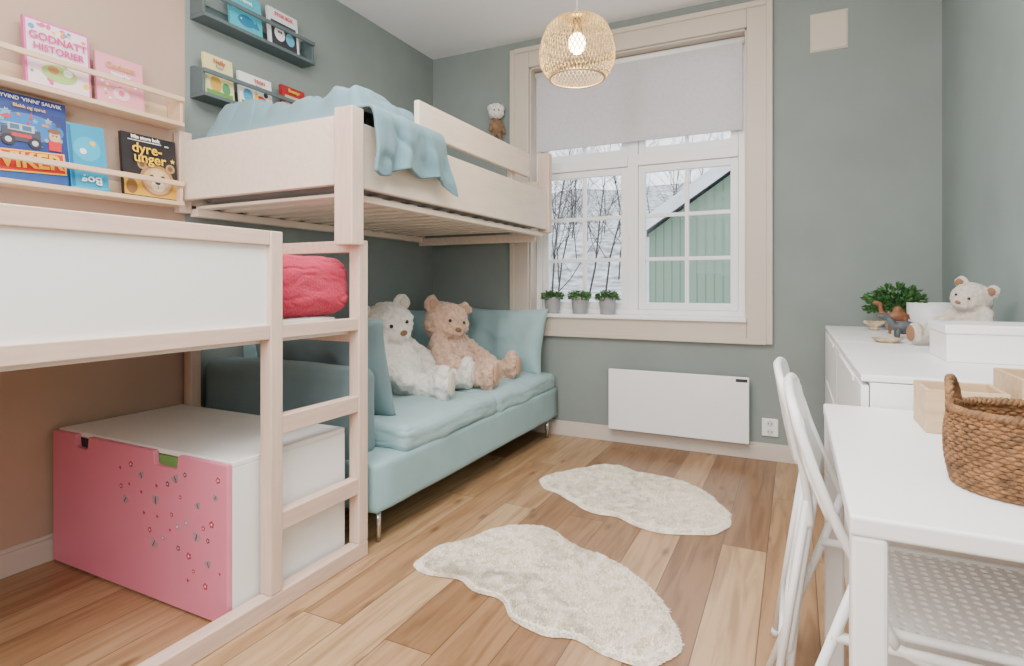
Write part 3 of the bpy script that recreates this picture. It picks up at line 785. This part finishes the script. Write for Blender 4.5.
for i in range(22):
    art.append((rd.choice('es'),rd.uniform(-.09,.09),rd.choice([rd.uniform(.02,.10),rd.uniform(.215,.238)]),rd.uniform(.006,.011),rd.uniform(.006,.011),rd.choice([PK,(.10,.35,.14),Y_,(.10,.25,.55),(.8,.2,.05)])))
art+=[('e',0,.065,.058,.034,(.35,.52,.15)),('e',-.02,.075,.018,.016,(.45,.22,.08)),('e',.028,.075,.016,.014,W)]
book((-2.478,1.18,zc1),.215,.255,.016,(.66,.10,.34),'pale pink picture book titled Godnatt Historier',
     [('GODNATT',.0385,0,.188,(.60,.015,.22),1.0),('HISTORIER',.0365,0,.148,(.60,.015,.22),.95)],art,group=gr1)
art=[('r',0,.105,.088,.1,(.76,.30,.38))]+[('e',rd.uniform(-.08,.08),rd.uniform(.02,.10),.005,.005,rd.choice([W,PK,Y_])) for i in range(22)]+[('e',0,.055,.032,.026,(.84,.52,.58)),('e',0,.058,.012,.012,(.70,.15,.25))]
book((-2.478,1.40,zc1),.185,.21,.014,(.74,.26,.34),'small pink picture book on the upper birch shelf',[('Godnatt',.034,0,.165,(.60,.30,.08)),('historier',.022,0,.132,W)],art,group=gr1)
rb2=random.Random(9)
art=[('r',0,.235,.12,.028,(.012,.03,.16)),('e',0,.20,.11,.05,(.02,.16,.45)),('r',0,.045,.115,.045,(.02,.08,.28))]
for i in range(34):
    art.append((rb2.choice('erts'),rb2.uniform(-.105,.105),rb2.uniform(.125,.25),rb2.uniform(.005,.016),rb2.uniform(.004,.012),rb2.choice([(.05,.05,.07),(.3,.32,.35),(.02,.10,.35),RD,(.10,.35,.60),(.5,.25,.05)])))
art+=[('r',-.025,.165,.058,.024,(.05,.05,.07)),('r',-.025,.192,.040,.013,(.40,.43,.48)),('r',-.045,.192,.014,.009,(.05,.12,.2)),('r',-.008,.192,.014,.009,(.05,.12,.2)),('e',-.065,.142,.021,.021,K),('e',.015,.142,.021,.021,K),('e',-.065,.142,.010,.010,(.5,.5,.5)),('e',.015,.142,.010,.010,(.5,.5,.5)),('r',-.025,.163,.030,.006,RD),
     ('e',.078,.182,.018,.023,(.62,.38,.22)),('e',.078,.201,.020,.010,(.20,.08,.02)),('e',.072,.184,.003,.003,K),('e',.084,.184,.003,.003,K),('r',.078,.145,.020,.018,RD),('e',-.10,.20,.013,.017,(.58,.36,.22)),('r',-.10,.175,.012,.012,Y_)]
art+=[('q',0,.072,.112,.040,(.90,.50,.02)),('q',0,.072,.106,.035,RD)]
FR=(pi/2,0,pi/2); SL=(pi/2,-.075,pi/2)
book((-2.478,1.09,z2+.003),.24,.315,.018,(.012,.035,.20),'dark blue adventure picture book with red and yellow title',
     [("ØYVIND 'VINNI' SAUVIK",.0190,0,.296,W,1.0,FR,.009),('Blekk og sprut',.017,0,.270,Y_,1.0,FR,.009),('VIKER',.076,0,.072,Y_,.98,SL,.009,.0022)],art,group=gr1)
book((-2.478,1.285,z2+.003),.135,.255,.016,(.006,.31,.52),'turquoise blue book standing on the lower birch shelf',
     [('Bog',.044,.004,.036,W,1.1,(-pi/2,0,-pi/2))],[('e',0,.16,.048,.048,(.02,.42,.64)),('r',-.058,.127,.006,.12,(.01,.14,.30)),('r',0,.006,.06,.003,(.02,.42,.64)),('e',-.015,.150,.012,.012,W),('e',.022,.185,.010,.010,Y_)],rx=.04,group=gr1)
lion=[('r',0,.05,.114,.045,(.60,.34,.02)),('e',.025,.078,.074,.070,(.33,.18,.07)),('e',-.036,.140,.020,.020,(.38,.21,.09)),('e',.086,.140,.020,.020,(.38,.21,.09)),('e',-.036,.140,.011,.011,(.15,.07,.03)),('e',.086,.140,.011,.011,(.15,.07,.03)),
      ('e',.025,.076,.061,.058,(.56,.36,.16)),('e',.025,.105,.028,.022,(.66,.46,.25)),('e',.025,.082,.014,.030,(.66,.47,.26)),('e',-.002,.062,.016,.018,(.64,.46,.26)),('e',.054,.062,.016,.018,(.64,.46,.26)),('e',.002,.092,.010,.011,(.12,.06,.02)),('e',.050,.092,.010,.011,(.12,.06,.02)),('e',.002,.092,.006,.007,K),('e',.050,.092,.006,.007,K),('e',.026,.054,.030,.023,(.80,.70,.52)),('e',.026,.068,.012,.008,K),('r',.026,.050,.0014,.009,K),
      ('e',-.084,.04,.022,.03,(.22,.11,.03)),('e',-.084,.078,.016,.016,(.22,.11,.03)),('s',.098,.175,.012,.012,(.6,.5,.1)),('r',-.02,.240,.07,.0015,W)]
book((-2.478,1.525,z2+.003),.232,.268,.018,(.012,.010,.012),'black board book with a lion cub and title dyre-unger',
     [('Min store bok',.021,-.02,.252,W),('om',.014,.07,.236,W),('dyre-',.060,-.015,.206,Y_),('unger',.060,-.005,.166,Y_)],lion,group=gr1)
gr2='picture books on the grey-green shelves'
zz=1.951
book((-2.478,1.85,zz),.155,.20,.014,(.70,.64,.30),'cream and green picture book on the grey-green shelf',[('Nelly',.030,0,.17,(.45,.06,.04)),('Rapp',.02,0,.145,(.05,.15,.35))],
     [('e',-.02,.06,.03,.04,(.55,.33,.06)),('e',.035,.05,.022,.03,(.08,.28,.12)),('e',-.02,.11,.018,.018,(.6,.4,.2)),('r',0,.015,.07,.012,(.12,.28,.06)),('s',.05,.11,.014,.014,(.65,.1,.05))],group=gr2)
book((-2.478,2.06,zz),.20,.175,.014,(.80,.79,.76),'white picture book with red and blue print',[('TEGN',.026,.02,.145,(.6,.03,.03)),('og MAL',.018,.0,.12,(.02,.15,.40))],
     [('e',-.05,.06,.03,.035,(.08,.32,.48)),('e',.03,.05,.035,.028,(.55,.03,.03)),('t',.0,.07,.02,.03,Y_),('e',.06,.09,.014,.014,K),('r',-.08,.02,.012,.01,(.05,.35,.12))],group=gr2)
book((-2.478,2.31,zz),.165,.19,.018,(.34,.015,.02),'dark red picture book on the grey-green shelf',[('Eventyr',.026,0,.165,Y_)],
     [('r',0,.085,.06,.055,(.55,.42,.26)),('e',0,.09,.03,.03,(.28,.13,.06)),('e',-.01,.097,.004,.004,K),('e',.012,.097,.004,.004,K)],group=gr2)
zz=2.321
book((-2.478,2.0,zz),.19,.20,.014,(.05,.42,.54),'turquoise picture book on the top grey-green shelf',[('Havet',.03,0,.16,W)],[('e',.0,.06,.05,.03,(.02,.18,.32)),('t',.06,.06,.02,.02,(.02,.18,.32)),('e',-.03,.065,.004,.004,W)],group=gr2)
book((-2.478,2.24,zz),.20,.21,.016,(.70,.72,.74),'black and white picture book on the top grey-green shelf',[('STOR BOK',.026,0,.18,(.7,.03,.03))],
     [('r',0,.075,.085,.07,(.03,.03,.04)),('e',-.03,.08,.035,.04,W),('e',.04,.07,.03,.035,(.12,.42,.58)),('e',-.035,.09,.006,.008,K),('e',-.02,.09,.006,.008,K)],group=gr2)

# ---------------------------------------------------------------- hanging plush on wall beside window
def place_mesh(me,name,parent=None):
    ob=bpy.data.objects.new(name,me); col.objects.link(ob)
    if parent: ob.parent=parent
    return ob
ht_=empty('plush_monkey',(0,0,0),'small brown plush monkey with fluffy cream head hanging on wall','stuffed toy')
g=G(); g.ell((0,0,.14),(.034,.042,.062)); g.limb((0,.03,.18),(.02,.055,.10),.015,.013); g.limb((0,-.03,.18),(.03,-.045,.11),.015,.013)
g.limb((0,.022,.09),(.03,.035,.0),.017,.014); g.limb((0,-.022,.09),(.03,-.035,.0),.017,.014); g.limb((0,0,.18),(0,0,.22),.02,.02,3)
me=fuzzmesh(g,M_camel,.004,.003,3); me.materials.clear(); me.materials.append(mat('brown_plush',(.30,.18,.10),1,nscale=40,namt=.2,bump=1,bscale=200)); place_mesh(me,'body',ht_)
g=G(); g.ell((0,0,.245),(.050,.055,.045)); g.ell((0,.03,.275),(.034,.034,.030)); g.ell((0,-.03,.275),(.034,.034,.030)); g.ell((.03,0,.235),(.025,.03,.022)); g.ell((-.005,0,.290),(.034,.034,.026))
place_mesh(fuzzmesh(g,M_wfur,.004,.008,4),'head',ht_)
for s in (1,-1): g=G(); g.ell((.052,s*.016,.252),.006,u=10,v=8); g.obj('eye',M_black,ht_,smooth=True)
ht_.location=(-1.955,YB-.068,2.06); ht_.rotation_euler=(0,0,math.radians(-60))
hk=empty('wall_hook',(-1.955,YB,2.24),'small brass wall hook holding the plush monkey','hook')
g=G(); g.tube([(-1.955,YB,2.25),(-1.955,YB-.04,2.25),(-1.955,YB-.045,2.27)],.004,8); g.obj('hook_arm',M_brass,hk,smooth=True)

# ---------------------------------------------------------------- dresser units
def dresser(y0,y1,label):
    e=empty('dresser',(.42,(y0+y1)/2,0),label,'dresser')
    x0,x1=.152,.685; H=.82
    g=G(); g.box(x0+.02,x1,y0,y1,0.03,H-.02); g.box(x0+.05,x1-.02,y0+.02,y1-.02,0,.03); g.obj('body',M_white,e,bevel=.002)
    bx('top',x0,x1,y0,y1,H-.018,H,M_white,e,bevel=.004)
    zs=[.04,.30,.545,.795]
    for a,b_ in zip(zs,zs[1:]):
        d=bx('drawer',x0,x0+.018,y0+.004,y1-.004,a+.003,b_-.003,M_white,e,bevel=.002)
        d2=G().box(x0-.004,x0+.002,y0+.2,y1-.2,b_-.022,b_-.006).obj('grip',M_heater,e,bevel=.002)
        d2.parent=d; d2.matrix_parent_inverse=Matrix.Translation(-(d.location))
    return e
dresser(1.722,2.69,'low white dresser next to the desk')
dresser(2.70,3.70,'low white dresser against the wall below the vent')

# ---------------------------------------------------------------- desk
dk=empty('desk',(.38,1.3,0),'white painted desk with square legs','desk')
dx0,dx1,dy0,dy1=.066,.690,.895,1.71
bx('table_top',dx0,dx1,dy0,dy1,.712,.74,M_white,dk,bevel=.005,seg=3)
for (x,y) in ((dx0+.002,dy0+.003),(dx1-.047,dy0+.003),(dx0+.002,dy1-.048),(dx1-.047,dy1-.048)):
    bx('leg',x,x+.043,y,y+.043,0,.712,M_white,dk,bevel=.006)

# ---------------------------------------------------------------- chairs
def smoothpath(P,n=6):
    P=[Vector(p) for p in P]; out=[]
    for i in range(len(P)-1):
        p0=P[max(i-1,0)];p1=P[i];p2=P[i+1];p3=P[min(i+2,len(P)-1)]
        for k in range(n):
            t=k/n; out.append(.5*((2*p1)+(-p0+p2)*t+(2*p0-5*p1+4*p2-p3)*t*t+(-p0+3*p1-3*p2+p3)*t**3))
    out.append(P[-1]); return out
CHG='white folding chairs at the desk'
def chair(yn,yf,BP,label,folded=False,foot=(-.085,0),TR=.009):
    ch=empty('folding_chair',(.25 if not folded else .0,(yn+yf)/2,0),label,'chair',group=CHG)
    def bxz(z):
        for a,b_ in zip(BP,BP[1:]):
            if z<=b_[0]:
                k=(z-a[0])/(b_[0]-a[0]); return a[1]+(b_[1]-a[1])*k
        return BP[-1][1]
    xt=BP[-1][1]; top=[]
    for k in range(13):
        th=pi*k/12; top.append((xt-.002-.016*math.sin(th),(yn+yf)/2-math.cos(th)*(yf-yn)/2,.800+.045*math.sin(th)**.6))
    path=smoothpath([(x,yn,z) for z,x in BP[:-1]],5)+[Vector(p) for p in top]+smoothpath([(x,yf,z) for z,x in BP[:-1][::-1]],5)
    G().tube(path,TR,12).obj('back_frame',M_white,ch,smooth=True)
    ax=bxz(.56)
    for y in (yn,yf):
        fy=y+(foot[1] if y==yf else 0)
        G().tube([(ax,y,.56),(foot[0],fy,.0)],TR,12).obj('rear_leg',M_white,ch,smooth=True)
        G().tube([(foot[0],fy,.0),(foot[0]+.004,fy,.018)],.0125,12).obj('foot_cap',M_socket,ch,smooth=True)
        if not folded:
            G().tube(smoothpath([(.15,y,.445),(.34,y,.36),(.46,y,.2),(.55,y,.0)]),TR,12).obj('front_leg',M_white,ch,smooth=True)
            G().tube([(.055,y,.44),(.53,y,.44)],.009,10).obj('side_bar',M_white,ch,smooth=True)
        else:
            yy=y+(.024 if y==yn else -.024)
            G().tube([(ax-.004,yy,.50),(foot[0]+.03,yy,.0)],TR,12).obj('front_leg',M_white,ch,smooth=True)
    q=.16/.56; lx=foot[0]+(ax-foot[0])*q
    G().tube([(lx,yn,.16),(lx,yf+foot[1]*(1-q),.16)],.007,10).obj('cross_bar',M_white,ch,smooth=True)
    vs=[];fs=[];nu,nv=24,12
    for i in range(nu+1):
        for j in range(nv+1):
            u=-1+2*i/nu; v=j/nv
            y=(yn+yf)/2+u*(yf-yn)/2*1.0
            zt_=.846-.040*abs(u)**4; zb_=.63+.01*abs(u)**5
            z=zb_+(zt_-zb_)*v
            vs.append((bxz(z)-.006-.016*(1-u*u),y,z))
    for i in range(nu):
        for j in range(nv):
            a=i*(nv+1)+j; fs.append((a,a+nv+1,a+nv+2,a+1))
    G().add(vs,fs).obj('backrest',M_white,ch,smooth=True,solid=.014)
    g=G(); cs=.0225; nxs,nys=18,int((yf-yn-.03)/cs)
    def S(a,b_,dz=0):
        if not folded: return (.135+a,b_,.457+dz)
        z=.18+a; x=foot[0]+(ax-foot[0])*(z/.56)+.012
        return (x+dz,b_,z)
    sy0=(yn+yf)/2-nys*cs/2
    for i in range(nxs):
        for j in range(nys):
            cx=(i+.5)*cs; cy=sy0+(j+.5)*cs; h=cs/2; vs=[]
            for (a,b_) in ((1,0),(1,1),(0,1),(-1,1),(-1,0),(-1,-1),(0,-1),(1,-1)): vs.append(S(cx+a*h,cy+b_*h))
            for q in range(8): vs.append(S(cx+.0072*math.cos(q*pi/4),cy+.0072*math.sin(q*pi/4)))
            g.add(vs,[(q,(q+1)%8,8+(q+1)%8,8+q) for q in range(8)])
    g.obj('seat',M_white,ch,merge=True,solid=.005)
    D=nxs*cs; Yb=sy0+nys*cs
    rim=[S(-.012,sy0-.004),S(-.012,Yb+.004),S(D+.012,Yb+.004),S(D+.012,sy0-.004)]
    pts=[]
    for a,b_ in zip(rim,rim[1:]+rim[:1]):
        for k in range(6): pts.append(Vector(a).lerp(Vector(b_),k/6+.08))
    G().tube(pts,.009,8,closed=True).obj('seat_rim',M_white,ch,smooth=True)
    return ch
chair(1.14,1.55,[(.445,.150),(.56,.100),(.64,.062),(.72,.030),(.84,.006)],'white metal folding chair with perforated seat under the desk',foot=(-.085,.05))
chair(1.47,1.86,[(.50,.030),(.56,.026),(.64,.014),(.72,-.002),(.84,-.022)],'white folding chair folded flat and standing behind the other',folded=True,foot=(-.055,.03))

# ---------------------------------------------------------------- wicker basket
bc=Vector((.308,1.118,.74))
wb=empty('wicker_basket',bc,'round brown woven seagrass basket with loop handles on desk','basket')
g=G(); rows=20
for k in range(rows):
    z=.004+k*.0056; t=k/(rows-1); R=.077+.016*math.sin(pi*(.15+.6*t)); pts=[]
    for q in range(192):
        a=2*pi*q/192; r=R+.0019*math.sin(36*a+k*pi)
        pts.append((bc.x+r*math.cos(a),bc.y+r*math.sin(a),bc.z+z+.0006*math.sin(36*a)))
    g.tube(pts,.0037,5,closed=True)
g.obj('woven_wall',M_wicker,wb,smooth=True)
g=G(); pts1=[];pts2=[]
for q in range(160):
    a=2*pi*q/160
    for s,P in ((0,pts1),(pi,pts2)):
        P.append((bc.x+(.087+.0035*math.cos(36*a+s))*math.cos(a),bc.y+(.087+.0035*math.cos(36*a+s))*math.sin(a),bc.z+.117+.0035*math.sin(36*a+s)))
g.tube(pts1,.0048,6,closed=True); g.tube(pts2,.0048,6,closed=True); g.obj('braided_rim',M_wicker,wb,smooth=True)
g=G(); g.lathe([(0,.002),(.078,.002),(.078,.008),(0,.008)],bc); g.obj('bottom',M_wicker,wb)
for an in (math.radians(160),math.radians(-20)):
    g=G()
    for m_ in range(3):
        pts=[]
        for k in range(37):
            th=pi*k/36; da=.34*math.cos(th); hh=.050*math.sin(th); ph=k*.75+m_*2*pi/3
            r=.088+.0030*math.cos(ph)
            pts.append((bc.x+r*math.cos(an+da),bc.y+r*math.sin(an+da),bc.z+.110+hh+.0030*math.sin(ph)))
        g.tube(pts,.0042,6)
    g.obj('handle',M_wicker,wb,smooth=True)

def crate(x0,x1,y0,y1,z0,z1,label):
    t=.008; e=empty('wooden_box',((x0+x1)/2,(y0+y1)/2,z0),label,'box')
    g=G(); g.box(x0,x1,y0,y0+t,z0,z1);g.box(x0,x1,y1-t,y1,z0,z1);g.box(x0,x0+t,y0+t,y1-t,z0,z1);g.box(x1-t,x1,y0+t,y1-t,z0,z1);g.box(x0+t,x1-t,y0+t,y1-t,z0,z0+t)
    g.obj('box_body',M_oak,e,bevel=.002)
    return e
crate(.245,.385,1.46,1.60,.74,.832,'open light wooden box on the desk')
crate(.405,.66,1.47,1.66,.74,.862,'taller light wooden box on the desk')

# dresser items
wbx=empty('storage_box',(.54,2.22,.82),'white rectangular storage box with lid on dresser','box')
bx('box_body',.405,.68,2.105,2.35,.82,.905,M_white,wbx,bevel=.004); bx('lid',.401,.684,2.101,2.354,.905,.932,M_white,wbx,bevel=.004)

def leafcluster(c,R,H,n,size,seed):
    rd=random.Random(seed); g=G()
    for i in range(n):
        a=rd.uniform(0,2*pi); rr=R*math.sqrt(rd.random()); z=rd.uniform(0,1)
        p=Vector((c[0]+rr*math.cos(a),c[1]+rr*math.sin(a),c[2]+H*z*(1-.45*(rr/R)**2)))
        d=Vector((math.cos(a)*rr/R+rd.uniform(-.5,.5),math.sin(a)*rr/R+rd.uniform(-.5,.5),rd.uniform(-.2,1))).normalized()
        sd=d.cross(Vector((rd.uniform(-1,1),rd.uniform(-1,1),rd.uniform(-1,1)))).normalized(); s=size*rd.uniform(.6,1.2); nn=d.cross(sd)
        g.add([p,p+d*s*.5+sd*s*.3+nn*s*.08,p+d*s,p+d*s*.5-sd*s*.3+nn*s*.08],[(0,1,2,3)])
    return g
def pot_plant(loc,r,h,fr,fh,n,size,mp,ml,name,label,seed,group=None):
    e=empty(name,loc,label,'plant',group=group); x,y,z=loc
    g=G(); g.lathe([(0,0),(r*.78,0),(r*.95,h*.9),(r,h*.9),(r,h),(r*.88,h),(r*.86,h*.88),(0,h*.88)],loc,28); g.obj('pot',mp,e,smooth=False,bevel=.001)
    g=leafcluster((x,y,z+h*.86),fr,fh,n,size,seed)
    rd=random.Random(seed)
    for i in range(10):
        a=rd.uniform(0,2*pi); g.tube([(x+r*.3*math.cos(a),y+r*.3*math.sin(a),z+h*.88),(x+fr*.6*math.cos(a),y+fr*.6*math.sin(a),z+h+fh*.6)],.0015,5)
    g.obj('foliage',ml,e)
    return e
pp=pot_plant((-1.555,YB+.035,WZ0+.0145),.062,.115,.072,.06,420,.024,M_pot,M_leaf2,'potted_plant','small green herb in grey pot on the windowsill',2,'potted plants on the windowsill')
copy_thing(pp,(-1.35,YB+.035,WZ0+.0145),1.1); copy_thing(pp,(-1.15,YB+.035,WZ0+.0145),2.3)
pot_plant((.46,3.50,.82),.055,.10,.125,.14,800,.032,M_pot,M_leaf,'potted_plant','bushy dark green potted plant on the dresser',4)
g=G(); g.lathe([(0,0),(.075,0),(.095,.02),(.098,.145),(.090,.145),(.086,.03),(0,.02)],(.585,3.36,.82),36)
g.obj('planter',M_wpot,smooth=True,label='white ceramic planter pot on the dresser',category='pot')

def voxel(g,mt,name,vs_,**k):
    me=fuzzmesh(g,mt,vs_,0,0)
    mn=[min(v.co[i] for v in me.vertices) for i in range(3)]; mx_=[max(v.co[i] for v in me.vertices) for i in range(3)]
    c=Vector(((mn[0]+mx_[0])/2,(mn[1]+mx_[1])/2,mn[2])); me.transform(Matrix.Translation(-c))
    ob=bpy.data.objects.new(name,me); ob.location=(c.x,c.y,.8205); col.objects.link(ob)
    for a,b_ in k.items(): ob[a]=b_
    return ob
g=G(); cx,cy,cz=.43,3.20,.82
g.ell((cx,cy,cz+.085),(.045,.022,.024)); g.ell((cx,cy,cz+.112),(.02,.016,.022))
for dx in (-.03,.03):
    for dy in (-.011,.011): g.limb((cx+dx,cy+dy,cz+.075),(cx+dx*1.05,cy+dy,cz+.007),.011,.007,6)
g.limb((cx-.04,cy,cz+.085),(cx-.065,cy,cz+.10),.014,.011); g.limb((cx-.065,cy,cz+.10),(cx-.07,cy,cz+.14),.011,.010); g.ell((cx-.083,cy,cz+.146),(.02,.010,.011)); g.limb((cx+.042,cy,cz+.09),(cx+.052,cy,cz+.06),.005,.004,4)
voxel(g,M_camel,'camel_figurine',.0035,label='small dark brown carved camel figurine on the dresser',category='figurine')
g=G(); cx,cy,cz=.43,2.98,.82
g.ell((cx,cy,cz+.045),(.05,.027,.030)); g.limb((cx+.04,cy,cz+.04),(cx+.10,cy-.01,cz+.02),.018,.006); g.limb((cx-.04,cy,cz+.05),(cx-.065,cy,cz+.085),.018,.013); g.ell((cx-.08,cy,cz+.092),(.024,.014,.014))
for dx in (-.03,.03):
    for dy in (-.02,.02): g.limb((cx+dx,cy+dy,cz+.035),(cx+dx*1.1,cy+dy*1.1,cz+.008),.012,.009,5)
voxel(g,M_greytoy,'dinosaur_figurine',.0035,label='small dark grey rubber dinosaur toy on the dresser',category='toy')
g=G()
for q in range(11):
    a=-1.2+2.4*q/10; g.tube(smoothpath([(.36,3.42,.830),(.36+.022*math.sin(a),3.42+.022*math.cos(a)*.5,.848),(.36+.05*math.sin(a),3.42+.045*math.cos(a)*.5,.865)],4),[.006]*4+[.009]*4+[.006],6)
g.ell((.36,3.42,.829),(.022,.018,.009)); g.obj('seashell',M_shell,smooth=True,label='beige ribbed seashell on the dresser',category='shell')
g=G(); g.lathe([(0,0),(.035,0),(.055,.018),(.052,.018),(.033,.004),(0,.004)],(.33,2.72,.82),30)
g.obj('small_dish',M_shell,smooth=True,label='shallow beige dish on the dresser',category='dish')
bear('teddy_bear','small cream plush teddy bear with brown paws on the dresser',M_wfur2,M_brownpad,.52,(.58,2.64,.822),math.radians(210),7,(math.radians(-18),math.radians(2),math.radians(15)),fuzz=.007,slump=.3)

# ---------------------------------------------------------------- lights / world / camera
def area(name,loc,rot,sx,sy,e,c=(1,1,1)):
    l=bpy.data.lights.new(name,'AREA'); l.shape='RECTANGLE'; l.size=sx; l.size_y=sy; l.energy=e; l.color=c
    o=bpy.data.objects.new(name,l); o.location=loc; o.rotation_euler=rot; col.objects.link(o); return o
area('ceiling_fill',(-.7,.9,2.77),(0,0,0),1.6,2.0,92,(1,.99,.975))  # added soft overhead fill, not a fixture
area('front_fill',(-.4,-.95,1.8),(math.radians(87),0,0),1.8,1.2,74,(1,.99,.98))  # added frontal fill from behind the camera, no lamp there
area('ceiling_bounce_fill',(-.75,.2,2.0),(math.radians(165),0,0),1.4,1.4,40,(1,.99,.985))  # added upward fill, brightens the room off the ceiling
w=bpy.data.worlds.new('sky'); bpy.context.scene.world=w; w.use_nodes=True
bg=w.node_tree.nodes['Background']; bg.inputs[0].default_value=(.86,.93,1,1); bg.inputs[1].default_value=3.2

cam=bpy.data.cameras.new('camera'); co=bpy.data.objects.new('camera',cam); col.objects.link(co)
co.location=(0,0,1.05); co.rotation_euler=(math.radians(90),0,math.radians(26.3))
cam.sensor_width=36; cam.lens=36*573/1024; cam.shift_y=-48/1024; cam.clip_start=.02
bpy.context.scene.camera=co
bpy.data.scenes.remove(tmp_scene)
